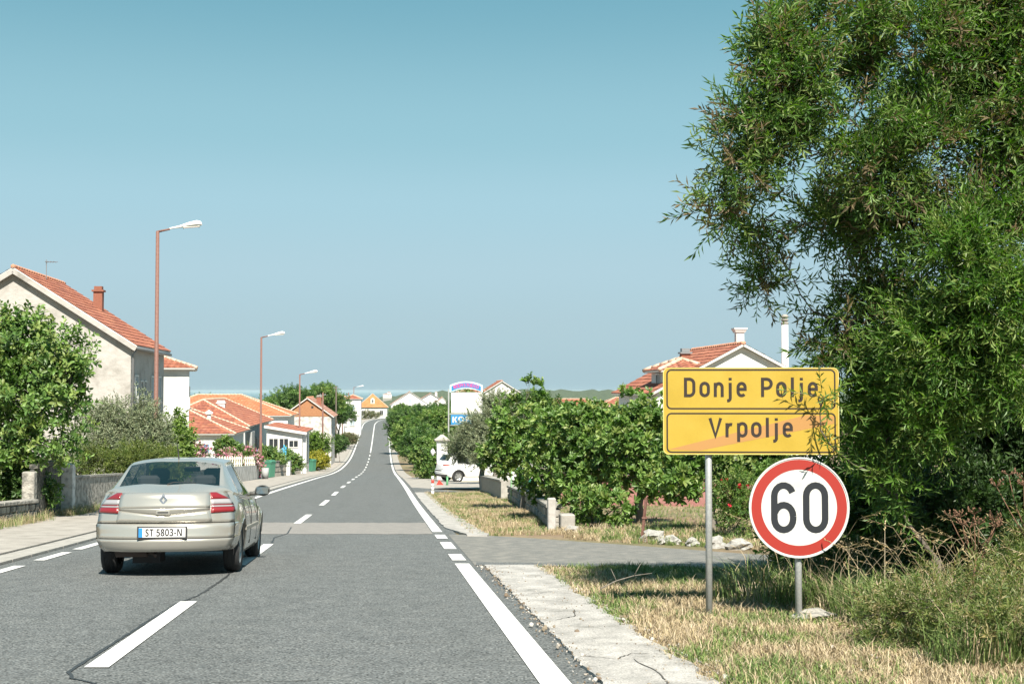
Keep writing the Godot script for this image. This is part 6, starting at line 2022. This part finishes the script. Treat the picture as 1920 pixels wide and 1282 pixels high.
	for i in garden.size():
		var q: Array = garden[i]
		tree("garden_plant", q[0], q[7], "", Vector3(q[1], hr(q[2]), -q[2]), 0.4, puffs(Vector3(q[1], q[3], -q[2]), Vector3(q[4], q[5], q[4]), 6, 420 + i), 600, 420 + i, broad, M.leaf, [1.0, 1.5], q[6], 0.05)
	var town := [["dark green tree behind the orange tiled roof", -35.0, 192.0, -2.6, 4.0, 2.6], ["full green tree between the roofs on the left", -30.4, 184.0, -2.0, 3.2, 2.4], ["feathery tree behind the brick gable", -28.6, 205.0, -1.6, 3.0, 2.6], ["green tree right of the brick gable", -27.6, 212.0, -3.6, 2.6, 2.2], ["far tree line behind the left roofs", -52.0, 230.0, -3.2, 6.0, 2.4], ["tree on the far left behind the white house", -42.0, 160.0, -3.4, 3.4, 2.0]]
	for i in town.size():
		var q: Array = town[i]
		tree("village_tree", q[0], "tree", "trees between the village houses", Vector3(q[1], hr(q[2]), -q[2]), 3.0, puffs(Vector3(q[1], q[3], -q[2]), Vector3(q[4], q[5], q[4]), 9, 440 + i), 1300, 440 + i, coarse, M.leaf, [0.8, 1.2], G if i % 2 else F, 0.18)
	# oleanders
	var ole := [["pink oleander bush behind the picket fence", -16.55, 77.0, -3.95, 0.7, 0.4, 220], ["large pale pink oleander hanging over the wall", -16.75, 84.5, -4.3, 0.85, 0.75, 420], ["dark pink flowers above the grey planter", -16.55, 86.2, -5.2, 0.4, 0.4, 120], ["small pink rose bush left of the fence", -16.7, 71.0, -3.4, 0.6, 0.4, 90]]
	for i in ole.size():
		var q: Array = ole[i]
		var base := Vector3(q[1], hr(q[2]), -q[2])
		var t := tree("oleander", q[0], "flowering shrub", "pink oleanders", base, 0.5, puffs(Vector3(q[1], q[3], -q[2]), Vector3(q[4], q[5], q[4]), 5, 460 + i), int(q[6] * 0.9), 460 + i, small, M.leaf, [1.0, 1.6], F, 0.04)
		var local: Array = []
		for c in puffs(Vector3(q[1], q[3], -q[2]), Vector3(q[4], q[5], q[4]) * 1.06, 5, 460 + i): local.append([c[0] - base, c[1]])
		scatter(t, "blossom", petals, M.petal, crown_spots(local, q[6], 480 + i, [0.9, 1.5], [Color(0.55, 0.3, 0.33), Color(0.62, 0.46, 0.45), Color(0.5, 0.16, 0.25)], 0.0, 0.25))
	# red flowers behind the sign post
	var rb := Vector3(4.25, gh(4.25, -27.5), -25.3)
	var t2 := tree("rose_bush", "red flowering bush seen between the two sign posts", "flowering shrub", "", rb, 0.3, [[V.call(4.25, -1.95, -25.3), V.call(0.35, 0.4, 0.3)], [V.call(4.4, -2.3, -25.2), V.call(0.4, 0.35, 0.3)]], 330, 491, small, M.leaf, [0.8, 1.2], F, 0.02)
	scatter(t2, "blossom", petals, M.petal, crown_spots([[Vector3(0.0, 0.85, 0.05), Vector3(0.3, 0.3, 0.25)]], 8, 492, [0.5, 0.8], [Color(0.5, 0.02, 0.04)], 0.0, 0.2))

func grass() -> void:
	var rng := RandomNumberGenerator.new()
	rng.seed = 900
	var short := [tuft(1, 9, 0.09, 0.006, 0.7), tuft(2, 8, 0.11, 0.006, 0.8), tuft(3, 9, 0.08, 0.007, 0.9), tuft(4, 7, 0.13, 0.006, 0.6)]
	var tall := [tuft(5, 10, 0.45, 0.008, 0.75), tuft(6, 9, 0.52, 0.008, 0.7), tuft(7, 10, 0.4, 0.008, 0.9)]
	var dry := [Color(0.4, 0.315, 0.2), Color(0.48, 0.395, 0.275), Color(0.32, 0.25, 0.155), Color(0.44, 0.36, 0.235)]
	var green := [Color(0.13, 0.2, 0.05), Color(0.18, 0.24, 0.07), Color(0.1, 0.165, 0.042)]
	var gn := FastNoiseLite.new()
	gn.seed = 21
	gn.frequency = 0.6
	var spots: Array = []
	var put_one := func(list: Array, x: float, z: float, k0: float, k1: float, c: Color, sink := 0.01) -> void:
		var g := rng.randf_range(0.8, 1.2)
		var k := rng.randf_range(k0, k1)
		list.append([Transform3D(Basis(Vector3.UP, rng.randf() * TAU).scaled(Vector3(k, k * rng.randf_range(0.8, 1.2), k)), Vector3(x, gh(x, z) - 0.03 - sink, z)), Color(c.r * g, c.g * g, c.b * g)])
	# verge in front of and round the signs
	while spots.size() < 42000:
		var s := 4.0 + 14.2 * pow(rng.randf(), 1.15)
		var d := 4.02 + rng.randf() * 5.0
		if s > 17.9 - maxf(0.0, (d - 5.5)) * 0.4: continue
		if d < 4.2 and rng.randf() < 0.5: continue
		var x := xc(s) + d
		if x > 0.42 * s + 1.0: continue
		var k := gn.get_noise_2d(x, s) * 0.5 + 0.5
		var gz := smoothstep(0.46, 0.62, k) * 0.75 + smoothstep(13.0, 16.5, s) * 0.35
		var c: Color = green[rng.randi() % 3] if rng.randf() < gz else dry[rng.randi() % 4]
		put_one.call(spots, x, -s, 0.6, 1.25, c)
	scatter(self, "verge_grass", short, M.straw, spots, "short dry straw coloured grass on the verge round the signs", "grass")
	spots = []
	while spots.size() < 16000:
		var s := rng.randf_range(26.0, 62.0)
		var d := 3.7 + rng.randf() * (2.3 if rng.randf() < 0.6 else 9.0)
		if s > 56.0 and d < 6.2: continue
		var x := xc(s) + d
		var k := gn.get_noise_2d(x, s) * 0.5 + 0.5
		var gz := smoothstep(0.45, 0.6, k) * 0.7 + (0.35 if d > 6.2 else 0.0)
		put_one.call(spots, x, -s, 0.6, 1.3, green[rng.randi() % 3] if rng.randf() < gz else dry[rng.randi() % 4])
	while spots.size() < 24000:
		var s := rng.randf_range(18.0, 30.0)
		var x := rng.randf_range(1.0, 9.0)
		if s < 26.6 - (x + 0.8) * 0.95 and x < 5.0: continue
		var k := gn.get_noise_2d(x, s) * 0.5 + 0.5
		put_one.call(spots, x, -s, 0.8, 1.7, green[rng.randi() % 3] if k > 0.5 else dry[rng.randi() % 4])
	scatter(self, "orchard_grass", short, M.straw, spots, "patchy dry and green grass between road and orchard", "grass")
	# tall grass against the thicket
	spots = []
	while spots.size() < 6500:
		var s := rng.randf_range(8.5, 16.0)
		var x := rng.randf_range(1.6, 6.0)
		var lim := 1.9 + absf(s - 13.6) * 0.45 + (0.9 if s < 11.5 else 0.0)
		if x < lim + rng.randf() * 0.7 or x > 0.45 * s: continue
		if absf(x - 2.2) < 0.8 and s < 12.9: continue
		put_one.call(spots, x, -s, 0.45, 1.1, green[rng.randi() % 3] if rng.randf() < 0.82 else dry[rng.randi() % 4])
	while spots.size() < 9500:
		var s := rng.randf_range(9.3, 11.8)
		var x := rng.randf_range(2.5, 4.9)
		if x < 2.95 + (s - 8.6) * 0.06 + rng.randf() * 0.8 + 0.5 * gn.get_noise_1d(s * 2.0) or x > 0.44 * s: continue
		put_one.call(spots, x, -s, 0.5, 1.15, green[rng.randi() % 3] if rng.randf() < 0.75 else dry[rng.randi() % 4])
	scatter(self, "tall_grass", tall, M.straw, spots, "tall green and yellow grass along the shady thicket", "grass")
	spots = []
	while spots.size() < 260:
		var s := rng.randf_range(9.0, 15.0)
		var x := rng.randf_range(2.0, 5.0)
		if x < 2.2 + absf(s - 13.6) * 0.42 + rng.randf() * 0.5 or x > 0.44 * s: continue
		put_one.call(spots, x, -s, 0.7, 1.15, dry[rng.randi() % 4])
	scatter(self, "ripe_grass", [seed_stalk(1, 0.85), seed_stalk(2, 0.95), seed_stalk(3, 0.75)], M.straw, spots, "ripe nodding grass stalks with yellow ears", "grass")
	# loose pebbles and crumbs of soil where concrete, asphalt and verge meet
	var pebbles: Array = []
	for k in 3:
		var ps := st_new()
		bevel(ps, Vector3.ZERO, Vector3(1.0, 0.6, 0.8 + 0.1 * k), 0.22, Basis(Vector3(1, 1, k).normalized(), 0.5 + k))
		pebbles.append(done(ps))
	spots = []
	while spots.size() < 2600:
		var s := 5.0 + 13.0 * rng.randf()
		var d := (4.12 + absf(rng.randfn()) * 0.1) if rng.randf() < 0.6 else (3.34 + rng.randfn() * 0.05 if rng.randf() < 0.5 else rng.randf_range(3.4, 5.6))
		var k := rng.randf_range(0.006, 0.02) if rng.randf() < 0.93 else rng.randf_range(0.02, 0.045)
		var c := [Color(0.3, 0.27, 0.23), Color(0.16, 0.12, 0.085), Color(0.22, 0.18, 0.13), Color(0.42, 0.4, 0.37)][rng.randi() % 4] as Color
		spots.append([Transform3D(Basis(Vector3.UP, rng.randf() * TAU).scaled(Vector3.ONE * k), on(d, s, 0.026 if d < 4.1 else 0.0)), c])
	scatter(self, "roadside_gravel", pebbles, M.stone, spots, "loose pebbles and soil crumbs along the concrete strip", "gravel")
	# weeds at the foot of the left walls
	spots = []
	while spots.size() < 1500:
		var s := rng.randf_range(24.0, 48.0)
		var d := -5.95 + rng.randfn() * 0.12
		if gn.get_noise_1d(s * 1.5) < 0.0: continue
		put_one.call(spots, xc(s) + d, -s, 0.3, 0.8, green[rng.randi() % 3] if rng.randf() < 0.5 else dry[rng.randi() % 4], -0.05)
	scatter(self, "wall_weeds", tall, M.straw, spots, "weeds at the foot of the left garden walls", "weeds")
	# dead umbel plants on the right
	var brown := mat(Color(0.16, 0.085, 0.05), 0.9)
	for q in [[4.05, 10.6, 1.25, "taller dead brown umbel plant at the right edge"], [3.72, 10.9, 0.98, "shorter dead umbel plant left of the taller one"]]:
		var t := thing("dead_umbel", q[3], "plant", Vector3(q[0], gh(q[0], -q[1]), -q[1]), 0.0, "dead umbel plants")
		var st := st_new(false)
		var top := Vector3(0.06, q[2] * 0.7, 0)
		tube(st, [Vector3(0, -0.05, 0), Vector3(0.02, q[2] * 0.4, 0.02), top], [0.014, 0.012, 0.008], 6)
		var head := st_new(false)
		for k in 9:
			var a := TAU * k / 9 + rng.randf() * 0.4
			var r := rng.randf_range(0.08, 0.26)
			var e := top + Vector3(cos(a) * r, q[2] * rng.randf_range(0.2, 0.36), sin(a) * r)
			tube(st, [top - Vector3(0, q[2] * 0.02 * k, 0), top.lerp(e, 0.5) + Vector3(cos(a), 0, sin(a)) * 0.04, e], [0.007, 0.005, 0.003], 4)
			for j in 12:
				var b := rng.randf() * TAU
				var e2 := e + Vector3(cos(b) * 0.05, rng.randf_range(0.02, 0.06), sin(b) * 0.05)
				tube(head, [e, e2], [0.0025, 0.002], 3, false)
				tube(head, [e2 - Vector3(0, 0.008, 0), e2, e2 + Vector3(0, 0.01, 0)], [0.003, 0.009, 0.002], 4)
		obj(st, "stem", brown, t)
		obj(head, "seed_head", brown, t)
	# a bare fallen branch by the side road
	var fb := thing("fallen_branch", "bare grey branch lying in the verge by the side road", "branch", Vector3(0.95, gh(0.95, -14.6) + 0.03, -14.6))
	var st := st_new(false)
	tube(st, [Vector3(0, 0, 0), Vector3(0.2, 0.07, -0.15), Vector3(0.4, 0.12, -0.2), Vector3(0.6, 0.14, -0.25)], [0.008, 0.007, 0.005, 0.003], 6)
	obj(st, "stem", M.bark_pale, fb)
	st = st_new(false)
	tube(st, [Vector3(0.2, 0.07, -0.15), Vector3(0.14, 0.2, -0.18)], [0.006, 0.003], 5)
	tube(st, [Vector3(0.4, 0.12, -0.2), Vector3(0.47, 0.25, -0.2)], [0.006, 0.003], 5)
	obj(st, "twigs", M.bark_pale, fb)
